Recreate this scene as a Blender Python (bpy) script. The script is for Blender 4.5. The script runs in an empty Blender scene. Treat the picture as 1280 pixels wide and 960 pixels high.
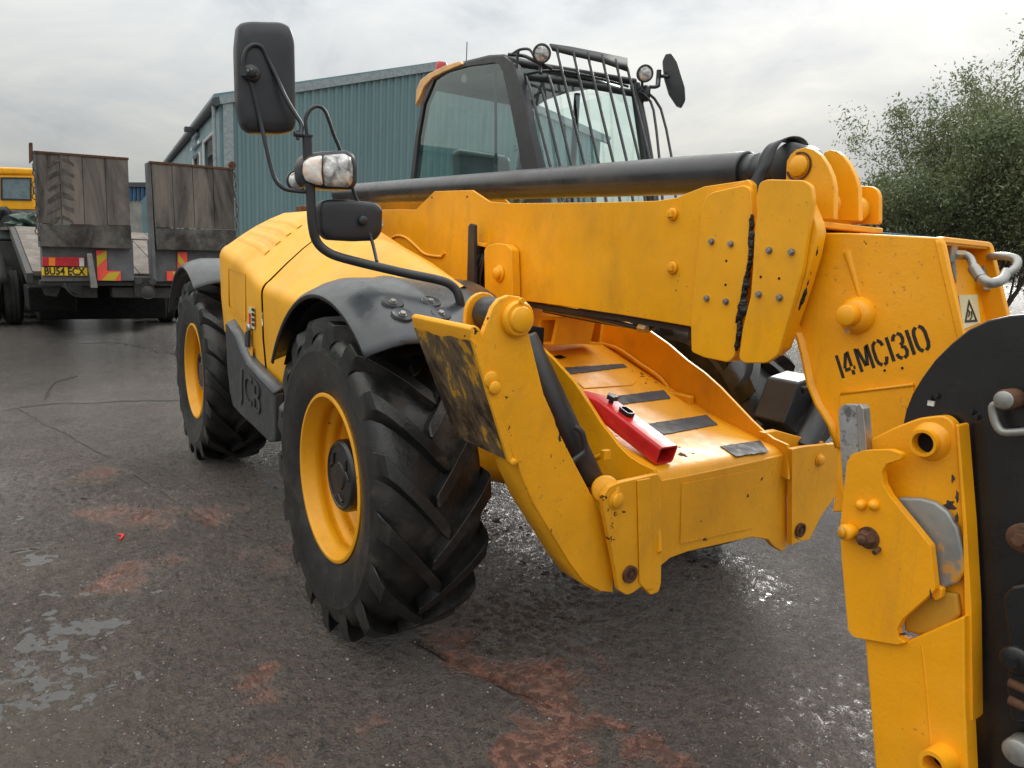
import bpy, bmesh, math, random
import numpy as np
from mathutils import Vector, Matrix, Quaternion
random.seed(7)
SC = bpy.context.scene
COL = SC.collection
rad = math.radians
PI = math.pi

# ------------------------------------------------------------------ camera
CAM = np.array([2.6854, -2.1043, 1.5455])
YAW, PITCH, ROLL, FPX = 2.5438, 0.1739, 0.0481, 896.6
def _basis():
    f = np.array([math.cos(YAW)*math.cos(PITCH), math.sin(YAW)*math.cos(PITCH), -math.sin(PITCH)])
    r = np.array([math.sin(YAW), -math.cos(YAW), 0.0])
    u = np.cross(r, f)
    c, s = math.cos(ROLL), math.sin(ROLL)
    return c*r+s*u, -s*r+c*u, f
CR, CU, CF = _basis()
cam_d = bpy.data.cameras.new('camera'); cam = bpy.data.objects.new('camera', cam_d); COL.objects.link(cam)
cam.matrix_world = Matrix(((CR[0], CU[0], -CF[0], CAM[0]), (CR[1], CU[1], -CF[1], CAM[1]), (CR[2], CU[2], -CF[2], CAM[2]), (0, 0, 0, 1)))
cam_d.sensor_width = 36; cam_d.lens = FPX/1280*36; cam_d.clip_start = 0.05; cam_d.clip_end = 3000
SC.camera = cam

# ------------------------------------------------------------------ world, sun, exposure
SUN_EL, SUN_AZ = rad(28), YAW-rad(24)     # direction towards the sun
world = bpy.data.worlds.new('World'); SC.world = world; world.use_nodes = True
wn = world.node_tree; wn.nodes.clear()
def wnode(t, **k):
    n = wn.nodes.new(t)
    for a, b in k.items(): setattr(n, a, b)
    return n
wo = wnode('ShaderNodeOutputWorld'); wb = wnode('ShaderNodeBackground'); wb.inputs[1].default_value = 0.10
sky = wnode('ShaderNodeTexSky', sky_type='NISHITA', sun_disc=False)
sky.sun_elevation = SUN_EL; sky.sun_rotation = PI/2-SUN_AZ
tc = wnode('ShaderNodeTexCoord'); sep = wnode('ShaderNodeSeparateXYZ')
wn.links.new(tc.outputs['Generated'], sep.inputs[0])
def wm(op, a, b=None):
    n = wnode('ShaderNodeMath', operation=op)
    for i, q in enumerate((a, b)):
        if q is None: continue
        if isinstance(q, (int, float)): n.inputs[i].default_value = q
        else: wn.links.new(q, n.inputs[i])
    return n.outputs[0]
zz = wm('ADD', wm('MAXIMUM', sep.outputs[2], 0.0), 0.22)
cx_, cy_ = wm('DIVIDE', sep.outputs[0], zz), wm('DIVIDE', sep.outputs[1], zz)
cmb = wnode('ShaderNodeCombineXYZ'); wn.links.new(cx_, cmb.inputs[0]); wn.links.new(cy_, cmb.inputs[1]); cmb.inputs[2].default_value = 11.3
def wnoise(scale, detail, rough, dist):
    n = wnode('ShaderNodeTexNoise'); wn.links.new(cmb.outputs[0], n.inputs['Vector'])
    n.inputs['Scale'].default_value = scale; n.inputs['Detail'].default_value = detail
    n.inputs['Roughness'].default_value = rough; n.inputs['Distortion'].default_value = dist
    return n.outputs[0]
n1, n2 = wnoise(0.52, 6, .55, .5), wnoise(1.9, 7, .62, .5)
cl = wm('ADD', wm('MULTIPLY', n1, 0.66), wm('MULTIPLY', n2, 0.34))
cr = wnode('ShaderNodeValToRGB'); wn.links.new(cl, cr.inputs[0])
e = cr.color_ramp.elements
e[0].position = .38; e[0].color = (3.9, 4.1, 4.3, 1)
e[1].position = .66; e[1].color = (8.3, 8.1, 7.3, 1)
q_ = cr.color_ramp.elements.new(.46); q_.color = (5.5, 5.65, 5.7, 1)
q_ = cr.color_ramp.elements.new(.55); q_.color = (6.6, 6.65, 6.35, 1)
mxs = wnode('ShaderNodeMix', data_type='RGBA'); mxs.inputs[0].default_value = .95
wn.links.new(sky.outputs[0], mxs.inputs[6]); wn.links.new(cr.outputs[0], mxs.inputs[7])
# overcast skies grow brighter from the horizon to the zenith
zg = wm('ADD', wm('MULTIPLY', wm('MAXIMUM', sep.outputs[2], 0.0), 2.35), .36)
sc_ = wnode('ShaderNodeVectorMath', operation='SCALE'); wn.links.new(mxs.outputs[2], sc_.inputs[0]); wn.links.new(zg, sc_.inputs['Scale'])
wn.links.new(sc_.outputs[0], wb.inputs[0]); wn.links.new(wb.outputs[0], wo.inputs[0])
sun_d = bpy.data.lights.new('sun', 'SUN'); sun = bpy.data.objects.new('sun', sun_d); COL.objects.link(sun)
sun_d.energy = 1.35; sun_d.angle = rad(20); sun_d.color = (1, .97, .92)
sdir = Vector((math.cos(SUN_EL)*math.cos(SUN_AZ), math.cos(SUN_EL)*math.sin(SUN_AZ), math.sin(SUN_EL)))
sun.rotation_euler = sdir.to_track_quat('Z', 'Y').to_euler(); sun.location = (0, -6, 12)
SC.view_settings.view_transform = 'Standard'; SC.view_settings.look = 'None'
SC.view_settings.exposure = 0.52; SC.view_settings.gamma = 1
SC.cycles.max_bounces = 8; SC.cycles.transparent_max_bounces = 16

# ------------------------------------------------------------------ pixel rays -> points on real planes
def ray(u, v): return CF + CR*((u-640)/FPX) - CU*((v-480)/FPX)
def X(u, v, x): d = ray(u, v); return Vector(CAM + d*((x-CAM[0])/d[0]))
def Y(u, v, y): d = ray(u, v); return Vector(CAM + d*((y-CAM[1])/d[1]))
def Z(u, v, z=0.0): d = ray(u, v); return Vector(CAM + d*((z-CAM[2])/d[2]))
def PLN(u, v, o, n):
    d = Vector(ray(u, v)); c = Vector(CAM); return c + d*((o-c).dot(n)/d.dot(n))
GF = Vector((math.cos(YAW), math.sin(YAW), 0)); GR = Vector((math.sin(YAW), -math.cos(YAW), 0))
def G(l, d, z=0): return Vector((CAM[0], CAM[1], 0)) + GR*l + GF*d + Vector((0, 0, z))
V = Vector

# ------------------------------------------------------------------ materials
def new_mat(name):
    m = bpy.data.materials.new(name); m.use_nodes = True
    nt = m.node_tree; b = nt.nodes['Principled BSDF']; return m, nt, b
def N(nt, t, **k):
    n = nt.nodes.new(t)
    for a, b in k.items(): setattr(n, a, b)
    return n
def noise(nt, scale, detail=4, rough=.55, dist=0, vec=None, mapscale=None, coord='Object'):
    t = N(nt, 'ShaderNodeTexCoord'); src = t.outputs[coord] if vec is None else vec
    if mapscale:
        mp = N(nt, 'ShaderNodeMapping'); mp.inputs['Scale'].default_value = mapscale
        nt.links.new(src, mp.inputs[0]); src = mp.outputs[0]
    n = N(nt, 'ShaderNodeTexNoise'); nt.links.new(src, n.inputs['Vector'])
    n.inputs['Scale'].default_value = scale; n.inputs['Detail'].default_value = detail
    n.inputs['Roughness'].default_value = rough; n.inputs['Distortion'].default_value = dist
    return n.outputs[0]
def ramp(nt, f, stops):
    r = N(nt, 'ShaderNodeValToRGB'); nt.links.new(f, r.inputs[0]); el = r.color_ramp.elements
    for i, (p, c) in enumerate(stops):
        if isinstance(c, (int, float)): c = (c, c, c)
        q = el[i] if i < 2 else el.new(p)
        q.position = p; q.color = (*c, 1)
    return r.outputs[0]
def mix(nt, f, a, b, blend='MIX'):
    m = N(nt, 'ShaderNodeMix', data_type='RGBA', blend_type=blend)
    for i, q in ((0, f), (6, a), (7, b)):
        if isinstance(q, (int, float)): m.inputs[i].default_value = q
        elif isinstance(q, tuple): m.inputs[i].default_value = (*q, 1)
        else: nt.links.new(q, m.inputs[i])
    return m.outputs[2]
def mth(nt, op, a, b=None, c=None):
    n = N(nt, 'ShaderNodeMath', operation=op)
    for i, q in enumerate((a, b, c)):
        if q is None: continue
        if isinstance(q, (int, float)): n.inputs[i].default_value = q
        else: nt.links.new(q, n.inputs[i])
    return n.outputs[0]
def bump(nt, b, h, strength=.3, dist=.01):
    n = N(nt, 'ShaderNodeBump'); n.inputs['Strength'].default_value = strength; n.inputs['Distance'].default_value = dist
    nt.links.new(h, n.inputs['Height']); nt.links.new(n.outputs[0], b.inputs['Normal'])
def simple(name, col, rough=.5, metal=0, spec=.5, var=.25, vscale=9, bscale=60, bstr=.15, bdist=.002, dirt=None, dirt_amt=(.55, .75), coat=0, dscale=14, mapscale=None):
    m, nt, b = new_mat(name)
    f = noise(nt, vscale, 5, .6, mapscale=mapscale)
    lo = tuple(c*(1-var) for c in col); hi = tuple(min(1, c*(1+var)) for c in col)
    c = ramp(nt, f, [(.3, lo), (.7, hi)])
    r = ramp(nt, noise(nt, vscale*2.3, 4), [(.3, max(.02, rough*.8)), (.7, min(1, rough*1.2))])
    if dirt:
        d = ramp(nt, noise(nt, dscale, 7, .68, .3, mapscale=mapscale), [(dirt_amt[0], 0.), (dirt_amt[1], 1.)])
        c = mix(nt, d, c, dirt); r = mix(nt, d, r, (.75, .75, .75))
    nt.links.new(c, b.inputs['Base Color']); nt.links.new(r, b.inputs['Roughness'])
    b.inputs['Metallic'].default_value = metal; b.inputs['Specular IOR Level'].default_value = spec
    if coat: b.inputs['Coat Weight'].default_value = coat; b.inputs['Coat Roughness'].default_value = .12
    if bstr: bump(nt, b, noise(nt, bscale, 3), bstr, bdist)
    return m
YEL = (.87, .395, .006)
M = {}
def yellow(name, col, chips, rough=.32, bstr=.22, grime=.5, bs=38):
    m, nt, b = new_mat(name)
    f = noise(nt, 2.2, 5, .6)
    c = ramp(nt, f, [(.3, tuple(q*.82 for q in col)), (.55, col), (.75, (min(1, col[0]*1.06), col[1]*1.12, col[2]+.02))])
    g = ramp(nt, noise(nt, 5.5, 8, .7, .6, mapscale=(1, 1, .45)), [(.50, 0.), (.85, grime)])
    c = mix(nt, g, c, (.30, .15, .03))
    # dried splashes and fine scratches
    s1 = ramp(nt, noise(nt, 70, 3, .6), [(.64, 0.), (.72, .55)]); s1 = mth(nt, 'MULTIPLY', s1, ramp(nt, noise(nt, 3.2, 3), [(.45, 0.), (.62, 1.)]))
    c = mix(nt, s1, c, (.22, .12, .05))
    s2 = ramp(nt, noise(nt, 9, 5, .75, .2, mapscale=(1, 1, .10)), [(.60, 0.), (.80, .35)]); c = mix(nt, s2, c, (.36, .19, .04))
    # small chips and rust specks
    s = noise(nt, 34, 3, .6, .2); k = noise(nt, 6.0, 2, .5)
    d = mth(nt, 'MULTIPLY', s, k)
    ch = ramp(nt, d, [(chips, 0.), (chips+.012, 1.)])
    c = mix(nt, ch, c, (.035, .018, .01))
    nt.links.new(c, b.inputs['Base Color'])
    r = mix(nt, ch, ramp(nt, noise(nt, 7, 6, .65), [(.3, rough*.75), (.75, rough*1.5)]), (.85, .85, .85))
    nt.links.new(r, b.inputs['Roughness'])
    b.inputs['Specular IOR Level'].default_value = .45
    h = mth(nt, 'ADD', noise(nt, bs, 3, .5), mth(nt, 'MULTIPLY', noise(nt, bs*4, 2), .35))
    h = mth(nt, 'SUBTRACT', h, ch)
    bump(nt, b, h, bstr, .002)
    return m
M['yellow'] = yellow('yellow_paint', YEL, .485)
M['yellow_worn'] = yellow('yellow_paint_worn', (.86, .385, .006), .405, .42, .62, .5)
M['yellow_brush'] = yellow('yellow_paint_brushed', (.90, .375, .003), .455, .34, .55, .2, 22)
M['yellow_dirty'] = yellow('yellow_paint_grimy', (.52, .27, .015), .37, .6, .6, .95)
M['yellow_plastic'] = yellow('yellow_plastic', (.87, .41, .012), .60, .42, .08, .18)
M['black_plastic'] = simple('black_plastic', (.022, .024, .028), .42, bscale=250, bstr=.2, bdist=.0006, spec=.5)
M['grey_plastic'] = simple('grey_plastic', (.085, .092, .10), .42, bscale=220, bstr=.15, bdist=.0006, dirt=(.14, .13, .115), dirt_amt=(.5, .9), dscale=5)
M['fender'] = simple('mudguard_plastic', (.034, .038, .044), .30, bscale=160, bstr=.12, bdist=.0008, dirt=(.15, .15, .15), dirt_amt=(.55, .9), dscale=4)
M['skirt'] = simple('skirt_plastic', (.040, .042, .044), .5, bscale=160, bstr=.2, bdist=.0008, dirt=(.09, .085, .075), dirt_amt=(.5, .85), dscale=6)
M['black_paint'] = simple('black_paint', (.012, .012, .013), .3, bscale=30, bstr=.25, bdist=.002, dirt=(.05, .045, .04), dirt_amt=(.60, .95), dscale=12)
M['tube_black'] = simple('cylinder_black', (.030, .032, .038), .30, bscale=14, bstr=.05, bdist=.002, dirt=(.10, .09, .085), dirt_amt=(.52, .95), dscale=3)
M['matte_black'] = simple('matte_black', (.008, .008, .009), .85, spec=.2)
M['grease'] = simple('grease', (.008, .007, .007), .28, bscale=70, bstr=.9, bdist=.008)
M['rubber'] = simple('tyre_rubber', (.013, .013, .013), .33, var=.35, bscale=90, bstr=.5, bdist=.0025, dirt=(.060, .048, .038), dirt_amt=(.50, .80), dscale=9)
M['rubber_far'] = simple('trailer_tyre_rubber', (.02, .02, .02), .75, dirt=(.05, .045, .04), dirt_amt=(.4, .8), dscale=4)
M['steel'] = simple('bare_steel', (.42, .41, .39), .42, 1, bscale=40, bstr=.25, bdist=.001, dirt=(.12, .09, .06), dirt_amt=(.55, .75), dscale=30)
M['galv'] = simple('galvanised_casting', (.26, .27, .26), .45, .35, bscale=30, bstr=.3, bdist=.002, dirt=(.66, .30, .01), dirt_amt=(.53, .60), dscale=7)
M['bar_steel'] = simple('scratched_steel_bar', (.34, .34, .34), .45, .3, vscale=20, dirt=(.12, .12, .12), dirt_amt=(.5, .62), dscale=40)
M['hose'] = simple('hose_metal', (.30, .30, .28), .4, .5, bscale=60, bstr=.2, dirt=(.12, .10, .08), dirt_amt=(.55, .8), dscale=20)
M['chip'] = simple('flaked_primer', (.045, .032, .026), .6, var=.6, vscale=60, bstr=.4)
M['rust'] = simple('rusty_steel', (.10, .045, .022), .8, .1, var=.5, vscale=40, bscale=90, bstr=.5)
M['bolt'] = simple('bolt_zinc', (.30, .29, .27), .5, .8, bstr=0)
M['red_paint'] = simple('red_paint', (.58, .02, .02), .38, bscale=30, bstr=.2, dirt=(.03, .012, .012), dirt_amt=(.62, .68), dscale=16)
M['orange'] = simple('orange_lens', (.9, .22, .03), .2, bstr=0)
M['cream_trim'] = simple('cab_trim_sand', (.72, .42, .17), .5, bstr=.05)
M['liner'] = simple('arch_liner', (.010, .010, .010), .8, spec=.2)
M['grip'] = simple('anti_slip_tape', (.055, .060, .066), .7, bscale=500, bstr=.7, bdist=.001, dirt=(.12, .11, .09), dirt_amt=(.6, .9), dscale=20)
M['ink'] = simple('stencil_ink', (.015, .013, .012), .6, bstr=0)
M['sticker'] = simple('sticker_pale', (.66, .60, .36), .35, bstr=0, var=.08)
M['white'] = simple('white_paint', (.62, .62, .60), .4, bstr=0, var=.1)
M['plate_yellow'] = simple('number_plate_yellow', (.78, .52, .02), .4, bstr=0, var=.1, dirt=(.2, .15, .05), dirt_amt=(.6, .9))
M['marker_red'] = simple('marker_red', (.90, .10, .07), .35, bstr=0, var=.08)
M['marker_yellow'] = simple('marker_yellow', (.55, .42, .03), .4, bstr=0, var=.1)
M['lamp_red'] = simple('lamp_red', (.50, .03, .04), .2, bstr=0, var=.2, vscale=30)
M['lamp_clear'] = simple('lamp_clear', (.62, .60, .58), .2, bstr=0)
M['trailer_grey'] = simple('trailer_grey_paint', (.125, .13, .14), .55, bscale=40, dirt=(.075, .065, .055), dirt_amt=(.4, .8), dscale=3)
M['trailer_dark'] = simple('trailer_underframe', (.035, .036, .038), .7, dirt=(.07, .06, .05), dirt_amt=(.4, .8), dscale=3)
M['timber'] = simple('weathered_timber', (.17, .145, .125), .85, var=.4, vscale=8, mapscale=(1, 1, 1), dirt=(.08, .065, .055), dirt_amt=(.45, .65), dscale=4)
M['tread_dirt'] = simple('tread_mark_dirt', (.075, .066, .058), .9, var=.6, vscale=14, bstr=0)
M['tarp'] = simple('dark_green_tarpaulin', (.02, .05, .035), .5, bscale=12, bstr=.5, bdist=.02)
M['chain'] = simple('rusty_chain', (.10, .07, .05), .6, .4)
def ramp_mat():
    m, nt, b = new_mat('ramp_worn_timber')
    f = noise(nt, 3.0, 8, .7, 1.0, mapscale=(1, 1, .16)); g = noise(nt, 9, 6, .7, mapscale=(1, 1, .12))
    c = ramp(nt, f, [(.36, (.028, .024, .022)), (.46, (.10, .086, .076)), (.56, (.165, .142, .12)), (.75, (.24, .20, .16))])
    c = mix(nt, ramp(nt, g, [(.5, 0.), (.72, .65)]), c, (.05, .045, .042))
    nt.links.new(c, b.inputs['Base Color']); b.inputs['Roughness'].default_value = .8
    bump(nt, b, g, .4, .006); return m
M['ramp'] = ramp_mat()
M['ramp_steel'] = simple('ramp_steel_sheet', (.12, .112, .10), .6, .3, var=.4, dirt=(.035, .03, .028), dirt_amt=(.42, .62), dscale=3.2)
def pad_mat():
    m, nt, b = new_mat('stabiliser_pad_sole')
    n1 = noise(nt, 7, 8, .72, .9, mapscale=(1, 1, .45)); n2 = noise(nt, 16, 6, .7, .5, mapscale=(1, 1, .3))
    f = mth(nt, 'ADD', mth(nt, 'MULTIPLY', n1, .65), mth(nt, 'MULTIPLY', n2, .35))
    c = ramp(nt, f, [(.38, (.018, .012, .009)), (.46, (.060, .037, .022)), (.515, (.13, .085, .045)), (.555, (.17, .12, .05)), (.575, (.55, .27, .012)), (.66, (.62, .30, .01))])
    nt.links.new(c, b.inputs['Base Color']); nt.links.new(ramp(nt, n2, [(.4, .35), (.6, .7)]), b.inputs['Roughness'])
    bump(nt, b, f, .6, .006); return m
M['pad'] = pad_mat()
def glass_mat(name, tint, refl=.0, a=.92):
    m, nt, b = new_mat(name); nt.nodes.remove(b)
    out = [n for n in nt.nodes if n.type == 'OUTPUT_MATERIAL'][0]
    tr = N(nt, 'ShaderNodeBsdfTransparent'); tr.inputs[0].default_value = (*tint, 1)
    gl = N(nt, 'ShaderNodeBsdfGlossy'); gl.inputs['Roughness'].default_value = .01; gl.inputs[0].default_value = (.85, .95, .95, 1)
    fr = N(nt, 'ShaderNodeFresnel'); fr.inputs[0].default_value = 1.52
    k = mth(nt, 'MINIMUM', mth(nt, 'ADD', mth(nt, 'MULTIPLY', fr.outputs[0], 1.0), refl), .9)
    ms = N(nt, 'ShaderNodeMixShader'); nt.links.new(k, ms.inputs[0]); nt.links.new(tr.outputs[0], ms.inputs[1]); nt.links.new(gl.outputs[0], ms.inputs[2])
    nt.links.new(ms.outputs[0], out.inputs[0]); return m
M['glass'] = glass_mat('cab_glass', (.74, .87, .83), .07)
M['glass_front'] = glass_mat('windscreen_glass', (.88, .97, .94), .015)
M['window'] = simple('far_window_glass', (.12, .17, .18), .08, spec=1, bstr=0)
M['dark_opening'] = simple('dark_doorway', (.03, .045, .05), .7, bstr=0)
def lamp_lens():
    m, nt, b = new_mat('headlamp_lens')
    c = ramp(nt, noise(nt, 26, 4, .6, .8), [(.35, (.16, .15, .15)), (.5, (.50, .49, .47)), (.68, (.85, .85, .83))])
    nt.links.new(c, b.inputs['Base Color']); b.inputs['Metallic'].default_value = .35; b.inputs['Roughness'].default_value = .14
    b.inputs['Coat Weight'].default_value = 1; b.inputs['Coat Roughness'].default_value = .02
    bump(nt, b, noise(nt, 60, 2), .5, .004); return m
M['lens'] = lamp_lens()
def indicator_lens():
    m, nt, b = new_mat('indicator_lens')
    c = ramp(nt, noise(nt, 30, 4, .6, .8), [(.45, (.75, .74, .70)), (.6, (.80, .60, .48)), (.72, (.9, .35, .10))])
    nt.links.new(c, b.inputs['Base Color']); b.inputs['Roughness'].default_value = .12; b.inputs['Coat Weight'].default_value = 1
    bump(nt, b, noise(nt, 80, 2), .5, .003); return m
M['indicator'] = indicator_lens()
def cladding():
    m, nt, b = new_mat('teal_cladding')
    f = noise(nt, .5, 6, .65, mapscale=(1, 1, .25)); g = noise(nt, 3, 5, .7, mapscale=(1, 1, .1))
    c = ramp(nt, f, [(.3, (.100, .178, .19)), (.7, (.14, .23, .24))])
    c = mix(nt, ramp(nt, g, [(.45, 0.), (.85, .5)]), c, (.20, .235, .23))
    nt.links.new(c, b.inputs['Base Color']); b.inputs['Roughness'].default_value = .5; return m
M['cladding'] = cladding()
M['cladding_side'] = simple('teal_side_cladding', (.12, .21, .235), .5, vscale=1, bstr=0)
M['trim_grey'] = simple('flashing_grey', (.24, .28, .29), .5, bstr=0)
M['gutter'] = simple('gutter_dark', (.05, .055, .06), .6, bstr=0)
M['blue_roof'] = simple('blue_roof_sheet', (.05, .11, .20), .5, bstr=0, vscale=2)
M['render_wall'] = simple('rendered_wall', (.24, .235, .22), .8, vscale=2, bstr=0)
M['bark'] = simple('bark', (.07, .055, .045), .9, var=.4, vscale=5, bscale=25, bstr=.6, bdist=.02)
def leaf_mat(name, cols):
    m, nt, b = new_mat(name)
    g = N(nt, 'ShaderNodeNewGeometry')
    c = ramp(nt, g.outputs['Random Per Island'], [(0., cols[0]), (1., cols[2]), (.5, cols[1])])
    c = mix(nt, ramp(nt, noise(nt, .9, 3), [(.4, 0.), (.65, .6)]), c, cols[3])
    nt.links.new(c, b.inputs['Base Color']); b.inputs['Roughness'].default_value = .45
    b.inputs['Subsurface Weight'].default_value = 0
    out = [n for n in nt.nodes if n.type == 'OUTPUT_MATERIAL'][0]
    t = N(nt, 'ShaderNodeBsdfTranslucent'); nt.links.new(c, t.inputs[0])
    ms = N(nt, 'ShaderNodeMixShader'); ms.inputs[0].default_value = .3
    nt.links.new(b.outputs[0], ms.inputs[1]); nt.links.new(t.outputs[0], ms.inputs[2]); nt.links.new(ms.outputs[0], out.inputs[0])
    return m
M['leaf'] = leaf_mat('willow_leaf', [(.09, .13, .055), (.14, .18, .085), (.22, .25, .14), (.18, .18, .07)])
M['leaf_dark'] = leaf_mat('hedge_leaf', [(.07, .10, .05), (.10, .13, .065), (.16, .18, .10), (.13, .13, .06)])

# ------------------------------------------------------------------ mesh building
class MB:
    def __init__(s): s.v = []; s.f = []
    def add(s, vs, fs):
        o = len(s.v); s.v += [tuple(q) for q in vs]; s.f += [tuple(i+o for i in f) for f in fs]; return s
    def prism(s, pts, vec):
        n = len(pts); vec = V(vec); pts = [V(p) for p in pts]
        nrm = V((0, 0, 0))
        for i in range(n): nrm += pts[i].cross(pts[(i+1) % n])
        if nrm.dot(vec) > 0: pts = pts[::-1]
        vs = pts+[p+vec for p in pts]
        fs = [tuple(range(n)), tuple(range(2*n-1, n-1, -1))]
        for i in range(n): j = (i+1) % n; fs.append((j, i, n+i, n+j))
        return s.add(vs, fs)
    def box(s, c, size, ax=None):
        c = V(c); a, b, d = ax if ax else (V((1, 0, 0)), V((0, 1, 0)), V((0, 0, 1)))
        hx, hy, hz = [q/2 for q in size]
        vs = [c+a*(sx*hx)+b*(sy*hy)+d*(sz*hz) for sz in (-1, 1) for sx, sy in ((-1, -1), (1, -1), (1, 1), (-1, 1))]
        return s.add(vs, [(3, 2, 1, 0), (4, 5, 6, 7), (0, 1, 5, 4), (1, 2, 6, 5), (2, 3, 7, 6), (3, 0, 4, 7)])
    def bb(s, lo, hi):
        return s.box([(a+b)/2 for a, b in zip(lo, hi)], [b-a for a, b in zip(lo, hi)])
    def lathe(s, prof, o, axis, seg=32, close=False, a0=0, a1=2*PI):
        o = V(o); ax = V(axis).normalized(); t = V((0, 0, 1)) if abs(ax.z) < .9 else V((1, 0, 0))
        e1 = ax.cross(t).normalized(); e2 = ax.cross(e1)
        full = abs(a1-a0-2*PI) < 1e-6; k = seg if full else seg+1
        vs = []
        for r, h in prof:
            for i in range(k):
                a = a0+(a1-a0)*i/seg; vs.append(o+ax*h+e1*(r*math.cos(a))+e2*(r*math.sin(a)))
        fs = []
        for j in range(len(prof)-1):
            for i in range(seg):
                i2 = (i+1) % k; fs.append((j*k+i, j*k+i2, (j+1)*k+i2, (j+1)*k+i))
        if close: fs.append(tuple(range(k))[::-1]); fs.append(tuple((len(prof)-1)*k+i for i in range(k)))
        return s.add(vs, fs)
    def cyl(s, p0, p1, r, seg=20, r1=None, ch=0):
        p0, p1 = V(p0), V(p1); L = (p1-p0).length; r1 = r if r1 is None else r1
        if ch: prof = [(r-ch, 0), (r, ch), (r1, L-ch), (r1-ch, L)]
        else: prof = [(r, 0), (r1, L)]
        return s.lathe(prof, p0, p1-p0, seg, True)
    def pipe(s, p0, p1, r, ri, seg=24):
        p0, p1 = V(p0), V(p1); L = (p1-p0).length
        return s.lathe([(ri, 0), (r, 0), (r, L), (ri, L), (ri, 0)], p0, p1-p0, seg)
    def tube(s, pts, r, seg=10, smooth=4, closed=False):
        pts = [V(p) for p in pts]
        if smooth > 1 and len(pts) > 2:
            q = []; n = len(pts)
            for i in range(n if closed else n-1):
                g = lambda k: pts[k % n] if closed else pts[min(max(k, 0), n-1)]
                a, b, c, d = g(i-1), g(i), g(i+1), g(i+2)
                for j in range(smooth):
                    t = j/smooth
                    q.append(.5*((2*b)+(c-a)*t+(2*a-5*b+4*c-d)*t*t+(3*b-a-3*c+d)*t**3))
            if not closed: q.append(pts[-1])
            pts = q
        n = len(pts); up = None; vs = []
        for i, p in enumerate(pts):
            d = (pts[(i+1) % n]-pts[i-1]) if closed else (pts[min(i+1, n-1)]-pts[max(i-1, 0)])
            d.normalize()
            if up is None: up = d.orthogonal().normalized()
            else: up = (up-d*up.dot(d)).normalized()
            w = d.cross(up); rr = r(i/(n-1)) if callable(r) else r
            for k in range(seg):
                a = 2*PI*k/seg; vs.append(p+up*(rr*math.cos(a))+w*(rr*math.sin(a)))
        fs = []
        for i in range(n if closed else n-1):
            for k in range(seg):
                j = (i+1) % n; k2 = (k+1) % seg
                fs.append((i*seg+k, i*seg+k2, j*seg+k2, j*seg+k))
        if not closed: fs.append(tuple(range(seg))[::-1]); fs.append(tuple((n-1)*seg+k for k in range(seg)))
        return s.add(vs, fs)
    def grid(s, rows):
        m, n = len(rows), len(rows[0]); vs = [p for r in rows for p in r]
        fs = [(i*n+j, i*n+j+1, (i+1)*n+j+1, (i+1)*n+j) for i in range(m-1) for j in range(n-1)]
        return s.add(vs, fs)
    def ring(s, outer, inner, vec):
        n = len(outer); vec = V(vec); o = [V(p) for p in outer]; i_ = [V(p) for p in inner]
        vs = o+i_+[p+vec for p in o]+[p+vec for p in i_]; fs = []
        for a in range(n):
            b = (a+1) % n
            fs += [(a, b, n+b, n+a), (2*n+a, 3*n+a, 3*n+b, 2*n+b), (a, 2*n+a, 2*n+b, b), (n+a, n+b, 3*n+b, 3*n+a)]
        return s.add(vs, fs)
def tag(o, label=None, cat=None, group=None, kind=None):
    for k, q in (('label', label), ('category', cat), ('group', group), ('kind', kind)):
        if q: o[k] = q
    return o
BASE = {}
def thing(name, loc, label, cat, group=None):
    o = bpy.data.objects.new(name, None); o.empty_display_size = .2; COL.objects.link(o)
    o.location = loc; BASE[o.name] = V(loc); return tag(o, label, cat, group)
def base_of(o):
    while o.parent: o = o.parent
    return BASE.get(o.name, V((0, 0, 0)))
def obj(name, mb, mat, parent=None, bevel=0, angle=46, solid=0, segs=2, label=None, fix=True, flat=False, base=None):
    me = bpy.data.meshes.new(name)
    b = base_of(parent) if parent else V(base if base is not None else (0, 0, 0))
    me.from_pydata([(p[0]-b.x, p[1]-b.y, p[2]-b.z) for p in mb.v], [], mb.f)
    if fix:
        bm = bmesh.new(); bm.from_mesh(me)
        bmesh.ops.remove_doubles(bm, verts=bm.verts, dist=1e-5)
        bmesh.ops.recalc_face_normals(bm, faces=bm.faces); bm.to_mesh(me); bm.free()
    me.validate()
    me.materials.append(M[mat] if isinstance(mat, str) else mat)
    o = bpy.data.objects.new(name, me); COL.objects.link(o)
    if parent: o.parent = parent
    else:
        o.location = b; BASE[o.name] = b
    if not flat:
        me.polygons.foreach_set('use_smooth', [True]*len(me.polygons)); me.set_sharp_from_angle(angle=rad(angle))
    if solid:
        md = o.modifiers.new('solidify', 'SOLIDIFY'); md.thickness = solid; md.offset = 0
    if bevel:
        md = o.modifiers.new('bevel', 'BEVEL'); md.width = bevel; md.segments = segs; md.limit_method = 'ANGLE'; md.angle_limit = rad(30); md.harden_normals = True
    if label: o['label'] = label
    return o
def rrect(c, ax, ay, w, h, r, n=5):
    """rounded rectangle polygon centred on c in the plane of ax, ay"""
    c, ax, ay = V(c), V(ax), V(ay); pts = []
    for sx, sy, a0 in ((1, 1, 0), (-1, 1, PI/2), (-1, -1, PI), (1, -1, 1.5*PI)):
        for i in range(n+1):
            a = a0+PI/2*i/n
            pts.append(c+ax*(sx*(w/2-r)+r*math.cos(a))+ay*(sy*(h/2-r)+r*math.sin(a)))
    return pts
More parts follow.
